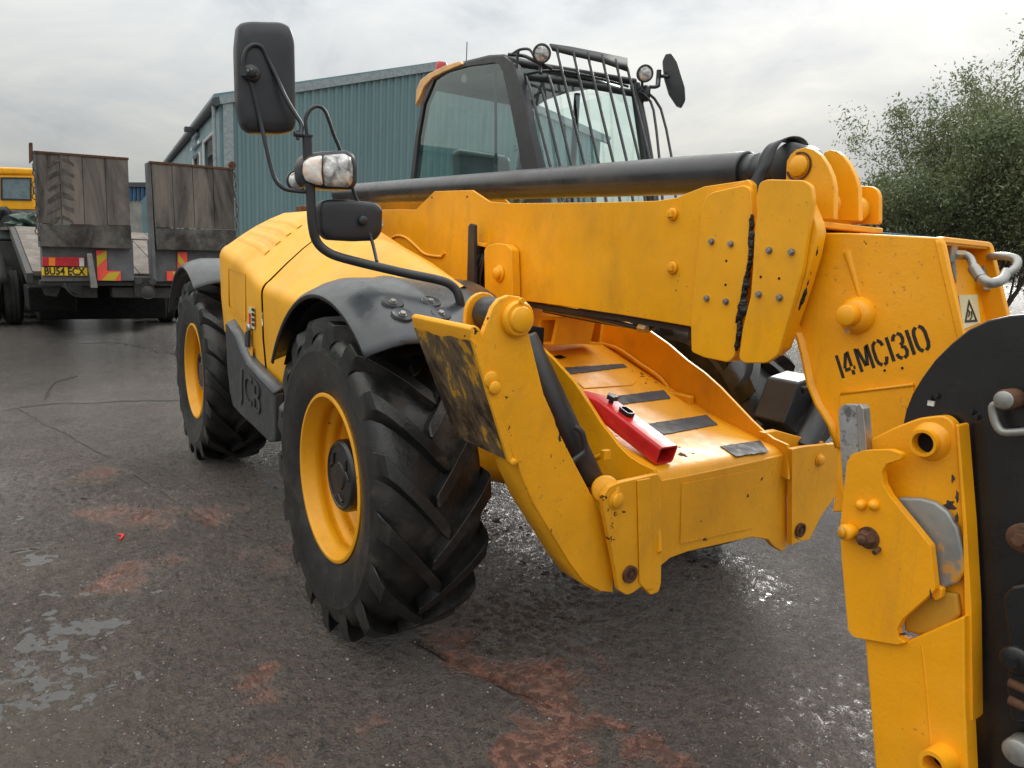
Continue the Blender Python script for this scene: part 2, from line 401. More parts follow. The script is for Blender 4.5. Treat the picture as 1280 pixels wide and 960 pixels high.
def rpoly(pts, r, n=4):
    """round the corners of a coplanar polygon"""
    out = []; k = len(pts)
    for i in range(k):
        p, a, b = V(pts[i]), V(pts[i-1]), V(pts[(i+1) % k])
        da, db = (a-p), (b-p); q = min(r, da.length*.45, db.length*.45)
        s0, s1 = p+da.normalized()*q, p+db.normalized()*q
        for j in range(n+1):
            t = j/n; out.append((1-t)**2*s0+2*t*(1-t)*p+t*t*s1)
    return out
def text_mb(txt, size, depth, origin, ax, ay, squash=1.0, bold=0.0):
    """flat lettering as a real mesh: ax runs along the words, ay upwards"""
    cu = bpy.data.curves.new('lettering', 'FONT'); cu.body = txt; cu.size = size; cu.extrude = depth/2; cu.align_x = 'CENTER'; cu.align_y = 'CENTER'; cu.resolution_u = 3; cu.offset = bold
    o = bpy.data.objects.new('lettering_tmp', cu); COL.objects.link(o)
    dg = bpy.context.evaluated_depsgraph_get(); me = bpy.data.meshes.new_from_object(o.evaluated_get(dg))
    ax, ay = V(ax).normalized(), V(ay).normalized(); az = ax.cross(ay)
    mb = MB(); mb.add([V(origin)+ax*(v.co.x*squash)+ay*v.co.y+az*v.co.z for v in me.vertices], [tuple(p.vertices) for p in me.polygons])
    bpy.data.objects.remove(o); return mb
EX, EY, EZ = V((1, 0, 0)), V((0, 1, 0)), V((0, 0, 1))


# ================================================================== GROUND
def ground_mat():
    m, nt, b = new_mat('wet_yard_surface')
    t = N(nt, 'ShaderNodeTexCoord'); P = t.outputs['Object']
    def blob(pts, sx=1):
        out = None
        for (u, v, r, q) in pts:
            p = Z(u, v)
            s = N(nt, 'ShaderNodeVectorMath', operation='DISTANCE'); nt.links.new(wv, s.inputs[0]); s.inputs[1].default_value = (p.x, p.y, 0)
            f = mth(nt, 'MULTIPLY', mth(nt, 'MAXIMUM', mth(nt, 'SUBTRACT', 1, mth(nt, 'DIVIDE', s.outputs['Value'], r)), 0), q)
            out = f if out is None else mth(nt, 'MAXIMUM', out, f)
        return out
    # warp the position so that patches get ragged outlines
    wn_ = N(nt, 'ShaderNodeTexNoise'); nt.links.new(P, wn_.inputs['Vector']); wn_.inputs['Scale'].default_value = 3.2; wn_.inputs['Detail'].default_value = 6; wn_.inputs['Roughness'].default_value = .62
    va = N(nt, 'ShaderNodeVectorMath', operation='SUBTRACT'); nt.links.new(wn_.outputs[1], va.inputs[0]); va.inputs[1].default_value = (.5, .5, .5)
    vs = N(nt, 'ShaderNodeVectorMath', operation='SCALE'); nt.links.new(va.outputs[0], vs.inputs[0]); vs.inputs['Scale'].default_value = .75
    vb = N(nt, 'ShaderNodeVectorMath', operation='ADD'); nt.links.new(P, vb.inputs[0]); nt.links.new(vs.outputs[0], vb.inputs[1]); 
    vz = N(nt, 'ShaderNodeVectorMath', operation='MULTIPLY'); nt.links.new(vb.outputs[0], vz.inputs[0]); vz.inputs[1].default_value = (1, 1, 0)
    wv = vz.outputs[0]
    big = noise(nt, .55, 6, .6, .4, P); mid = noise(nt, 2.6, 7, .68, .3, P); fine = noise(nt, 26, 6, .72, .15, P); grit = noise(nt, 110, 3, .7, 0, P)
    c = ramp(nt, mid, [(.28, (.086, .058, .042)), (.5, (.145, .102, .076)), (.72, (.215, .160, .122))])
    c = mix(nt, ramp(nt, big, [(.42, 0.), (.62, .5)]), c, (.135, .095, .072))
    c = mix(nt, ramp(nt, noise(nt, 1.3, 6, .7, .6, P), [(.5, 0.), (.70, .5)]), c, (.120, .065, .042))
    c = mix(nt, ramp(nt, fine, [(.34, .85), (.52, 0.)]), c, (.020, .016, .015))  # low spots of the bump darkened in the colour, as shaded pits
    c = mix(nt, ramp(nt, fine, [(.54, 0.), (.72, .45)]), c, (.15, .125, .105))  # high spots of the bump lightened in the colour, as lit ridges
    c = mix(nt, ramp(nt, noise(nt, 95, 3, .7, 0, P), [(.36, .85), (.50, 0.)]), c, (.014, .011, .010))  # finer pit shade put into the colour as dark flecks
    c = mix(nt, ramp(nt, noise(nt, 130, 2, .6, 0, P), [(.60, 0.), (.70, .6)]), c, (.22, .185, .155))  # pale flecks in the colour stand in for glints
    vor = N(nt, 'ShaderNodeTexVoronoi'); nt.links.new(P, vor.inputs['Vector']); vor.inputs['Scale'].default_value = 60; vor.inputs['Randomness'].default_value = 1
    sp = mth(nt, 'MULTIPLY', ramp(nt, vor.outputs['Distance'], [(.16, 1.), (.28, 0.)]), ramp(nt, grit, [(.55, 0.), (.62, 1.)]))
    c = mix(nt, mth(nt, 'MULTIPLY', sp, .6), c, (.22, .19, .165))
    # terracotta clay stains
    red = blob([(130, 640, .34, .8), (188, 642, .36, .85), (272, 640, .28, .75), (118, 592, .30, .7), (152, 722, .26, .75), (205, 702, .18, .6), (350, 690, .45, .55), (300, 640, .25, .5),
                (560, 805, .20, 1), (600, 825, .17, 1), (645, 838, .22, 1.1), (700, 850, .24, 1.2), (730, 885, .22, 1.2), (770, 895, .15, 1), (690, 930, .24, 1.3), (660, 945, .18, 1.2), (830, 940, .14, .9),
                (320, 840, .22, .75), (330, 875, .18, .6), (460, 905, .15, .5), (1150, 860, .2, .5), (420, 780, .22, .5), (345, 950, .14, .8), (235, 770, .3, .35)])
    rm = ramp(nt, mth(nt, 'MULTIPLY', red, mth(nt, 'ADD', noise(nt, 5, 7, .7, .5, P), .42)), [(.28, 0.), (.62, .85)])
    rm = mth(nt, 'MULTIPLY', rm, ramp(nt, fine, [(.36, .35), (.52, .9)]))
    c = mix(nt, rm, c, (.31, .098, .046))
    # puddles along the left and wet sheen
    pud = blob([(60, 770, .30, 1.2), (95, 850, .26, 1.1), (105, 640+215, .2, 1.1), (30, 740, .28, 1), (15, 700, .3, .8), (70, 840, .22, 1.2), (55, 700, .12, .9), (8, 640, .35, .6), (175, 850, .1, .8), (190, 930, .2, .7), (30, 860, .3, .6), (150, 760, .16, .6), (0, 560, .5, .5)])
    pm = ramp(nt, mth(nt, 'MULTIPLY', pud, mth(nt, 'ADD', noise(nt, 11, 7, .75, .6, P), .18)), [(.50, 0.), (.54, 1.)])
    muddy = blob([(0, 930, .45, 1.2), (40, 900, .3, 1)])
    c = mix(nt, ramp(nt, muddy, [(.1, 0.), (.6, .6)]), c, (.13, .105, .075))
    nt.links.new(c, b.inputs['Base Color'])
    r = ramp(nt, mth(nt, 'ADD', mth(nt, 'MULTIPLY', mid, .5), mth(nt, 'MULTIPLY', big, .5)), [(.36, .10), (.62, .24)])
    b.inputs['Coat Weight'].default_value = .8; b.inputs['Coat Roughness'].default_value = .12; b.inputs['Coat IOR'].default_value = 1.8
    r = mix(nt, rm, r, (.55, .55, .55)); 
    nt.links.new(r, b.inputs['Roughness']); b.inputs['Specular IOR Level'].default_value = .9
    h = mth(nt, 'ADD', mth(nt, 'MULTIPLY', fine, 1.0), mth(nt, 'MULTIPLY', noise(nt, 70, 4, .7, 0, P), .8))
    h = mth(nt, 'ADD', h, mth(nt, 'MULTIPLY', noise(nt, 8, 4, .6, .2, P), 1.6))
    h = mth(nt, 'ADD', h, mth(nt, 'MULTIPLY', sp, .25))
    k = mth(nt, 'SUBTRACT', 1, mth(nt, 'MULTIPLY', rm, .6))
    h = mth(nt, 'MULTIPLY', h, k)
    bump(nt, b, h, 1.0, .045)
    nt.links.new(b.inputs['Normal'].links[0].from_socket, b.inputs['Coat Normal'])
    return m
M['ground'] = ground_mat()
def vnoise(Xa, Ya, cell, seed):
    """smooth value noise on a lattice, vectorised"""
    rs = np.random.RandomState(seed); T_ = rs.rand(256, 256)
    gx, gy = Xa/cell+1000.3, Ya/cell+1000.7; ix, iy = np.floor(gx).astype(int), np.floor(gy).astype(int)
    fx, fy = gx-ix, gy-iy; fx, fy = fx*fx*(3-2*fx), fy*fy*(3-2*fy)
    q = lambda i, j: T_[i % 256, j % 256]
    return (q(ix, iy)*(1-fx)*(1-fy)+q(ix+1, iy)*fx*(1-fy)+q(ix, iy+1)*(1-fx)*fy+q(ix+1, iy+1)*fx*fy)-.5
JOINTS = [[(20, 510), (84, 545), (150, 580), (230, 630), (300, 662), (374, 692)], [(30, 618), (60, 614), (115, 605)], [(10, 688), (35, 684), (58, 680)], [(520, 800), (560, 822), (600, 838), (640, 860), (690, 880)]]
BASINS = [(60, 770, .26, .010), (95, 850, .22, .011), (30, 735, .22, .009), (15, 700, .22, .008), (70, 800, .2, .010), (52, 697, .10, .010), (10, 640, .25, .006), (170, 850, .10, .006), (190, 925, .14, .006), (20, 860, .22, .007), (140, 770, .12, .006), (110, 735, .12, .006), (60, 660, .1, .005), (1110, 700, .2, .006), (1010, 760, .25, .005)]
WATER = -.0165
def MB_down(mb, f):
    a, b, c = [Vector(mb.v[i]) for i in f[:3]]; return (b-a).cross(c-a).z < 0
def axis_vals(lo, hi, step):
    mid = list(np.arange(lo, hi, step)); out = []; d = step; x = lo
    while x > -1500: d *= 1.22; x -= d; out.append(x)
    up = []; d = step; x = mid[-1]
    while x < 1500: d *= 1.22; x += d; up.append(x)
    return np.array(out[::-1]+mid+up)
ax_, ay_ = axis_vals(-3.2, 2.6, .0088), axis_vals(-2.75, 1.3, .0088)
GX, GY = np.meshgrid(ax_, ay_, indexing='ij')
WX, WY = GX+.03*vnoise(GX, GY, .05, 90), GY+.03*vnoise(GX, GY, .05, 91)
Hh = .0045*vnoise(GX, GY, .21, 1)+.0055*vnoise(WX, WY, .085, 2)+.0085*vnoise(WX, WY, .043, 3)+.0100*vnoise(WX, WY, .026, 4)+.0070*vnoise(GX, GY, .0155, 5)
rough_ = np.clip(.75+1.1*vnoise(GX, GY, .6, 6), .35, 1.3); Hh *= rough_
for (u, v, r_, d_) in BASINS:
    p = Z(u, v); Hh -= .62*d_*np.exp(-(((GX-p.x)**2+(GY-p.y)**2)/(r_*r_*.6)))
for J in JOINTS:
    P_ = [Z(u, v) for u, v in J]; D = np.full(GX.shape, 9.)
    for p, q in zip(P_, P_[1:]):
        dx, dy = q.x-p.x, q.y-p.y; t = np.clip(((GX-p.x)*dx+(GY-p.y)*dy)/(dx*dx+dy*dy), 0, 1); D = np.minimum(D, np.hypot(GX-p.x-t*dx, GY-p.y-t*dy))
    Hh -= .010*np.exp(-(D/.013)**2)
fade = np.clip((GX+3.1)/.5, 0, 1)*np.clip((2.5-GX)/.4, 0, 1)*np.clip((GY+2.7)/.4, 0, 1)*np.clip((1.25-GY)/.4, 0, 1)
Hh = (Hh-.009)*fade; Hh = np.minimum(Hh, 0)
nx, ny = GX.shape; co = np.stack([GX, GY, Hh], -1).reshape(-1, 3)
idx = np.arange(nx*ny).reshape(nx, ny); q_ = np.stack([idx[:-1, :-1], idx[1:, :-1], idx[1:, 1:], idx[:-1, 1:]], -1).reshape(-1)
nq = len(q_)//4; me = bpy.data.meshes.new('ground'); me.vertices.add(nx*ny); me.vertices.foreach_set('co', co.ravel())
me.loops.add(nq*4); me.loops.foreach_set('vertex_index', q_); me.polygons.add(nq); me.polygons.foreach_set('loop_start', np.arange(0, nq*4, 4)); me.update()
me.polygons.foreach_set('use_smooth', [True]*nq); me.materials.append(M['ground']); go = bpy.data.objects.new('ground', me); COL.objects.link(go); tag(go, kind='structure')
# rain water lying in the hollows of the surface
def water_mat():
    m, nt, b = new_mat('puddle_water'); nt.nodes.remove(b); out = [n for n in nt.nodes if n.type == 'OUTPUT_MATERIAL'][0]
    tr = N(nt, 'ShaderNodeBsdfTransparent'); tr.inputs[0].default_value = (.80, .77, .72, 1); gl = N(nt, 'ShaderNodeBsdfGlossy'); gl.inputs['Roughness'].default_value = .02
    fr = N(nt, 'ShaderNodeFresnel'); fr.inputs[0].default_value = 1.9; ms = N(nt, 'ShaderNodeMixShader')
    nt.links.new(fr.outputs[0], ms.inputs[0]); nt.links.new(tr.outputs[0], ms.inputs[1]); nt.links.new(gl.outputs[0], ms.inputs[2]); nt.links.new(ms.outputs[0], out.inputs[0]); return m
M['water'] = water_mat()
for (x0, x1, y0, y1) in ((-2.6, 2.2, -2.6, -1.62), (.2, 1.9, .2, 1.0)):
    mb = MB(); mb.grid([[(x0, y0, WATER), (x0, y1, WATER)], [(x1, y0, WATER), (x1, y1, WATER)]]); mb.f = [f[::-1] if (x1-x0)*(y1-y0) > 0 and MB_down(mb, f) else f for f in mb.f]; tag(obj('puddle_water', mb, 'water', flat=True, fix=False), kind='structure')
M['joint'] = simple('joint_dark_fill', (.022, .019, .017), .7, bstr=0)
def crack(name, pix, w, seed, jit=.012):
    rnd = random.Random(seed); pts = [Z(u, v) for u, v in pix]; rows = []
    L = []
    for a, b_ in zip(pts, pts[1:]):
        n = max(2, int((b_-a).length/.05))
        L += [a.lerp(b_, i/n) for i in range(n)]
    L.append(pts[-1]); off = 0
    for i, p in enumerate(L):
        d = (L[min(i+1, len(L)-1)]-L[max(i-1, 0)]).normalized(); s = V((-d.y, d.x, 0))
        off = off*.7+rnd.uniform(-jit, jit); ww = w*rnd.uniform(.25, 1)
        if i in (0, len(L)-1): ww = .001
        zz = .004 if p.x < -3 else -.0150
        rows.append([p+s*(off-ww)+EZ*zz, p+s*(off+ww)+EZ*zz])
    mb = MB(); mb.grid(rows)
    return tag(obj(name, mb, 'joint', flat=True), kind='structure')
crack('slab_joint', [(20, 510), (84, 545), (150, 580), (230, 630), (300, 662), (374, 692)], .008, 1)
crack('slab_joint', [(0, 514), (60, 506), (130, 503), (232, 501)], .016, 2, .03)
crack('slab_joint', [(55, 500), (70, 478), (100, 470)], .014, 3)
crack('crack', [(30, 618), (60, 614), (115, 605)], .012, 4, .02)
crack('crack', [(10, 688), (35, 684), (58, 680)], .008, 5, .02)
crack('crack', [(90, 430), (140, 428), (185, 436), (232, 448)], .02, 6, .05)
crack('crack', [(520, 800), (560, 822), (600, 838), (640, 860), (690, 880)], .010, 7, .015)
# loose stones, nobody could count them
st = MB(); rnd = random.Random(11)
for i in range(1300):
    u = rnd.uniform(-40, 1300); v = 560+420*rnd.random()**.7
    p = Z(u, v)
    if abs(p.x) > 9 or abs(p.y) > 9: continue
    s = rnd.uniform(.0016, .0048)*(1 if rnd.random() < .9 else 1.5)
    q = Quaternion((rnd.random(), rnd.random(), rnd.random()), rnd.uniform(0, 6)); vs = []
    for d in ((1, 0, 0), (-1, 0, 0), (0, 1, 0), (0, -1, 0), (0, 0, .7), (0, 0, -.7)):
        w = q @ V(d)*s*rnd.uniform(.7, 1.3); w.z *= .6; vs.append(p+w+EZ*(s*.35-.007))
    st.add(vs, [(0, 2, 4), (2, 1, 4), (1, 3, 4), (3, 0, 4), (2, 0, 5), (1, 2, 5), (3, 1, 5), (0, 3, 5)])
M['stone'] = simple('loose_stone', (.28, .25, .22), .6, var=.5, vscale=12, bstr=0)
tag(obj('loose_stones', st, 'stone', flat=True, fix=False), kind='stuff')
# red scrap on the ground
c = Z(152, 674); mb = MB()
mb.tube([c+V((-.035, -.012, .014)), c+V((-.012, .006, .018)), c+V((.012, .004, .016)), c+V((.034, -.012, .010))], lambda t: .011*(1-.5*abs(t-.5)*2), 8)
tag(obj('plastic_scrap', mb, 'red_paint', base=c), 'small curved scrap of red plastic lying on the wet ground', 'scrap')

# ================================================================== WAREHOUSE
def warehouse():
    ang = math.atan2(.567, 1)
    corner_top = Vector(CAM) + Vector(ray(278, 125))*1.0
    d = Vector(ray(278, 125)); tpar = (6.0-CAM[2])/d.z; c = Vector(CAM)+d*tpar
    c0 = V((c.x, c.y, 0))
    side = (GR*-.567+GF).normalized(); gab = (GR*1.0+GF*.567).normalized()
    n = -side
    r = thing('warehouse', c0, 'large teal corrugated metal warehouse with a rising gable roofline behind the yellow machine', 'warehouse')
    e2 = PLN(550, 82, c0, n); run = (e2-c0).dot(gab); slope = (e2.z-6.0)/run
    RH = run; W = 2*run
    pe = PLN(757, 175, c0, n); W = (pe-c0).dot(gab); ze = pe.z
    def top(a): return 6.0+slope*a if a < RH else 6.0+slope*RH+(ze-6.0-slope*RH)*(a-RH)/(W-RH)
    # corrugated gable wall: real trapezoid ribs
    mb = MB(); rows = []; a = 0.3; k = 0
    prof = [(0, 0), (.10, 0), (.14, .045), (.22, .045), (.26, 0)]
    P = []
    while a < W-.3:
        for da, h in prof[:-1]: P.append((a+da, h))
        a += .26
    rows = [[c0+gab*q+n*(h+.01)+EZ*.0 for q, h in P], [c0+gab*q+n*(h+.01)+EZ*(top(q)-.12) for q, h in P]]
    mb.grid(rows); obj('gable_wall', mb, 'cladding', r, flat=True, fix=False)
    mb = MB(); mb.prism([c0, c0+gab*.3, c0+gab*.3+EZ*(top(.3)-.1), c0+EZ*5.9], n*.09); obj('corner_flashing', mb, 'trim_grey', r)
    mb = MB()
    for a0, a1 in ((-.1, RH), (RH, W+.1)):
        mb.prism([c0+gab*a0+EZ*(top(max(a0, 0))-.16), c0+gab*a1+EZ*(top(min(a1, W))-.16), c0+gab*a1+EZ*(top(min(a1, W))+.10), c0+gab*a0+EZ*(top(max(a0, 0))+.10)], n*.13)
    obj('verge_flashing', mb, 'trim_grey', r)
    L = 30.0; mb = MB()
    for a0, a1 in ((-.25, RH), (RH, W+.25)):
        p, q = c0+gab*a0+EZ*(top(max(a0, 0))+.03), c0+gab*a1+EZ*(top(min(a1, W))+.03)
        mb.prism([p, q, q+EZ*.12, p+EZ*.12], side*L)
    obj('roof', mb, 'cladding_side', r)
    # long side wall with real openings
    def wq(a, z): return c0+side*a+EZ*z
    mb = MB(); ops = [(.9, 4.0, 3.6, 5.15), (5.2, 7.6, 0.2, 4.9), (9.5, 13.0, 0.2, 4.6), (16, 19.5, 0.2, 4.6)]
    sn = -gab
    edges = [0]
    for o_ in ops: edges += [o_[0], o_[1]]
    edges.append(L)
    for i in range(len(edges)-1):
        a0, a1 = edges[i], edges[i+1]
        if i % 2 == 0: mb.prism([wq(a0, 0), wq(a1, 0), wq(a1, 6), wq(a0, 6)], sn*.1)
        else:
            o_ = ops[i//2]; mb.prism([wq(a0, o_[3]), wq(a1, o_[3]), wq(a1, 6), wq(a0, 6)], sn*.1)
            if o_[2] > .3: mb.prism([wq(a0, 0), wq(a1, 0), wq(a1, o_[2]), wq(a0, o_[2])], sn*.1)
    obj('side_wall', mb, 'cladding_side', r)
    for i, o_ in enumerate(ops):
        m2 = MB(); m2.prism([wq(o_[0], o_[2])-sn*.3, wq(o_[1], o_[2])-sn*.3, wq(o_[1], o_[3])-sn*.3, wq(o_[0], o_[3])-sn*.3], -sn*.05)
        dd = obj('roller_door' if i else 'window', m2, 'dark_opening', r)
        m2 = MB()
        for q0, q1 in (((o_[0], o_[2]), (o_[0], o_[3])), ((o_[0], o_[3]), (o_[1], o_[3])), ((o_[1], o_[3]), (o_[1], o_[2]))):
            m2.cyl(wq(*q0)+sn*.13, wq(*q1)+sn*.13, .05, 6)
        obj('frame', m2, 'white', dd)
    mb = MB(); mb.cyl(c0+sn*.22+side*-.2+EZ*5.9, c0+sn*.22+side*L+EZ*5.9, .13, 8); obj('gutter', mb, 'gutter', r)
    mb = MB(); mb.cyl(c0+sn*.25+side*.1+EZ*0, c0+sn*.25+side*.1+EZ*5.85, .06, 8); obj('downpipe', mb, 'trim_grey', r)
    so, sn2 = c0+sn*.16, sn
    A = PLN(240, 202, so, sn2); B = PLN(250, 192, so, sn2); Cc = PLN(250, 175, so, sn2); D = PLN(240, 184, so, sn2)
    mb = MB(); zc = (A.z+B.z+Cc.z+D.z)/4; a0, a1 = (A-so).dot(side), (Cc-so).dot(side)
    aa = sorted((a0, a1)); zz_ = sorted((A.z, Cc.z))
    mb.prism([wq(aa[0], zz_[0]+.4)+sn*.16, wq(aa[1], zz_[0]+.4)+sn*.16, wq(aa[1], zz_[1])+sn*.16, wq(aa[0], zz_[1])+sn*.16], sn*.04)
    sg = obj('wall_sign', mb, 'white', r)
    mb = MB(); mc = wq((aa[0]+aa[1])/2, (zz_[0]+.4+zz_[1])/2)+sn*.21
    for k in range(3): mb.box(mc+EZ*(.35-.35*k), ((aa[1]-aa[0])*.6, .01, .12), (side, sn, EZ))
    obj('sign_print', mb, 'blue_roof', sg)
    mb = MB(); lc = wq(aa[0]+1.2, zz_[0]+1.0)+sn*.35; mb.box(lc, (.5, .45, .14), (side, sn, EZ)); mb.cyl(lc, lc-sn*.4, .04, 6); obj('wall_lamp', mb, 'gutter', r)
warehouse()

# small blue-roofed unit seen between the trailer ramps
def small_unit():
    d0 = 42
    def g(u, z): l = (u-640)/FPX*d0*1.0; return G(l, d0, z)
    o = g(150, 0); n = -GF
    def pt(u, v): return PLN(u, v, o, n)
    r = thing('industrial_unit', o, 'distant beige rendered unit with a blue sheet roof seen between the trailer ramps', 'building')
    a, b_ = pt(120, 252), pt(182, 250); base = lambda p: V((p.x, p.y, 0))
    mb = MB(); mb.prism([base(a), base(b_), b_, a], GF*9); obj('wall', mb, 'render_wall', r)
    c1, c2, c3, c4 = pt(115, 252), pt(187, 250), pt(187, 234), pt(115, 234)
    mb = MB(); mb.prism([c1, c2, c3-EZ*.0, c4], GF*.3)
    nrib = 14
    for k in range(nrib):
        p = c1.lerp(c2, (k+.5)/nrib); q = c4.lerp(c3, (k+.5)/nrib); mb.tube([p+n*.05, q+n*.05], .09, 5, 1)
    obj('roof_sheet', mb, 'blue_roof', r)
    mb = MB(); mb.prism([c4+EZ*0, c3, c3+EZ*.25, c4+EZ*.25], n*.2); obj('ridge_capping', mb, 'gutter', r)
    e0 = pt(180, 250); e1 = pt(190, 243); mb = MB(); mb.prism([base(e0)+n*.3, base(e1)+n*.3, e1+n*.3+EZ*.2, e0+n*.3+EZ*-.1], GF*8); obj('side_extension', mb, 'cladding_side', r)
small_unit()
# ================================================================== TREES
def tree(name, pos, h, spread, nleaf, lsize, seed, label, mat='leaf', stems=5, low=.12, group=None, cat='tree', zb=0):
    rnd = random.Random(seed); r = thing(name, pos, label, cat, group)
    tips = []; tm = MB()
    def grow(p, d, L, rad_, lvl):
        pts = [p]; q = p.copy(); dd = d.copy(); n = 5
        for i in range(n):
            dd = (dd+V((rnd.uniform(-.22, .22), rnd.uniform(-.22, .22), rnd.uniform(-.05, .16)))).normalized(); q = q+dd*(L/n); pts.append(q.copy())
        tm.tube(pts, lambda t: rad_*(1-.7*t), 6 if lvl < 2 else 4, 1)
        if lvl >= 2: tips.extend(pts[2:])
        if lvl < 4:
            for k in range(4 if lvl < 2 else 3):
                i = rnd.randint(2, n); az = rnd.uniform(0, 2*PI); t = rnd.uniform(.35, .95)
                nd = (dd+V((math.cos(az), math.sin(az), rnd.uniform(-.1, .5)))*t).normalized(); grow(pts[i], nd, L*rnd.uniform(.5, .72), rad_*.45, lvl+1)
    for s in range(stems):
        az = 2*PI*s/stems+rnd.uniform(-.5, .5); sp = rnd.uniform(.12, .42)*spread/h*1.6
        p = V(pos)+V((math.cos(az), math.sin(az), 0))*.25*rnd.random()
        grow(p, V((math.cos(az)*sp, math.sin(az)*sp, 1)).normalized(), h*rnd.uniform(.42, .56), .075*h/6, 0)
    obj('trunk', tm, 'bark', r, fix=False)
    # leaves in clumps around the twig ends
    ctr = []
    for t in tips:
        if t.z > h*low+zb: ctr.append(t)
    for _ in range(int(len(ctr)*.35)):
        t = rnd.choice(tips); ctr.append(t+V((rnd.gauss(0, .18), rnd.gauss(0, .18), rnd.gauss(-.1, .18))))
    nl = nleaf; P_ = np.zeros((nl*4, 3)); rs = np.random.RandomState(seed)
    ci = rs.randint(0, len(ctr), nl); cc = np.array([tuple(q) for q in ctr])[ci]
    cs = rs.uniform(.06, .22, len(ctr))[ci][:, None]*spread/3.0
    pos_ = cc+rs.normal(0, 1, (nl, 3))*cs*np.array([1, 1, .8]); pos_[:, 2] = np.maximum(pos_[:, 2], .15)
    d = rs.normal(0, 1, (nl, 3)); d[:, 2] -= .5; d /= np.linalg.norm(d, axis=1)[:, None]
    s_ = np.cross(d, rs.normal(0, 1, (nl, 3))); s_ /= np.linalg.norm(s_, axis=1)[:, None]
    ln = lsize*rs.uniform(.6, 1.3, (nl, 1)); wd = ln*.36
    P_[0::4] = pos_; P_[1::4] = pos_+d*ln*.5+s_*wd*.5; P_[2::4] = pos_+d*ln; P_[3::4] = pos_+d*ln*.5-s_*wd*.5
    P_ -= np.array(tuple(V(pos)))
    me = bpy.data.meshes.new('crown'); me.vertices.add(nl*4); me.vertices.foreach_set('co', P_.ravel())
    me.loops.add(nl*4); me.loops.foreach_set('vertex_index', np.arange(nl*4)); me.polygons.add(nl)
    me.polygons.foreach_set('loop_start', np.arange(0, nl*4, 4)); me.update(); me.validate()
    me.materials.append(M[mat]); o = bpy.data.objects.new('crown', me); COL.objects.link(o); o.parent = r
    return r
tree('willow_tree', G(9.9, 15.4), 5.9, 2.9, 95000, .085, 21, 'tall loose-leaved green tree standing behind the front of the boom', stems=7, group='trees beyond the machine')
tree('willow_tree', G(13.0, 17.0), 4.4, 3.2, 50000, .09, 22, 'second leafy tree cut off by the right edge of the photo', stems=6, group='trees beyond the machine')
tree('hedge_shrub', G(7.7, 16.5), 3.1, 2.2, 20000, .10, 23, 'low grey-green shrub at the left foot of the trees behind the boom lugs', mat='leaf_dark', stems=7, low=.03, cat='shrub')
tree('hedge_shrub', G(11.0, 18.5), 4.6, 3.0, 20000, .14, 24, 'dense dark shrub filling in under the tall trees', mat='leaf_dark', stems=7, low=.02, cat='shrub')
# blue van roof strip behind the boom head
def blue_container():
    o = G(7.6, 13.2); r = thing('storage_container', o, 'low blue steel container just showing above the yellow boom head', 'container')
    n = -GF
    a, b_ = PLN(1085, 288, o, n), PLN(1150, 294, o, n); a = PLN(1070, 287, o, n); b_ = PLN(1180, 297, o, n)
    mb = MB(); f = lambda p: V((p.x, p.y, 0)); mb.prism([f(a), f(b_), b_, a], GF*1.6); obj('body', mb, 'blue_roof', r, bevel=.03)
    mb = MB(); 
    for k in range(9): mb.box(f(a).lerp(f(b_), (k+.5)/9)+n*.02+EZ*(a.z*.48), (.06, .05, a.z*.85))
    obj('corrugation', mb, 'blue_roof', r)
blue_container()

# ================================================================== yard beyond the left of the frame, mirrored in the cab side glass
def steel_container(loc, L, name_label, mat, a=0, h=2.6, w=2.4, group=None):
    o = V(loc); r = thing('storage_container', o, name_label, 'container', group); ux = V((math.cos(a), math.sin(a), 0)); uy = V((-math.sin(a), math.cos(a), 0))
    mb = MB(); mb.box(o+EZ*(h/2+.02), (L-.1, w-.1, h-.1), (ux, uy, EZ)); obj('body', mb, mat, r, .02)
    mb = MB(); k = -L/2+.2
    while k < L/2-.1:
        for s_ in (-1, 1): mb.box(o+ux*k+uy*(s_*(w/2-.03))+EZ*(h/2), (.12, .05, h-.3), (ux, uy, EZ))
        k += .25
    q = obj('corrugation', mb, mat, r); q['kind'] = 'stuff'
    mb = MB()
    for z in (.08, h-.06):
        for s_ in (-1, 1): mb.box(o+uy*(s_*w/2)+EZ*z, (L, .1, .14), (ux, uy, EZ))
        for s_ in (-1, 1): mb.box(o+ux*(s_*L/2)+EZ*z, (.1, w, .14), (ux, uy, EZ))
    for s_ in (-1, 1):
        for t_ in (-1, 1): mb.box(o+ux*(s_*L/2)+uy*(t_*w/2)+EZ*(h/2), (.14, .14, h), (ux, uy, EZ))
    obj('corner_frame', mb, mat, r, .01); return r
M['container_teal'] = simple('container_teal', (.10, .19, .19), .5, bstr=0, vscale=1)
steel_container((-15.5, -7.5, 0), 12.0, 'long dark teal steel container mirrored in the side window of the cab', 'container_teal', .15, h=2.3, group='teal steel containers in the yard')
steel_container((-18.5, -7.9, 2.34), 6.0, 'short dark teal steel container stacked on another, mirrored in the cab side window', 'container_teal', .15, h=2.1, group='teal steel containers in the yard')
tree('yard_tree', V((-7.0, -6.2, 0)), 4.4, 2.4, 22000, .12, 31, 'bushy tree mirrored at the front corner of the cab side window', stems=5)

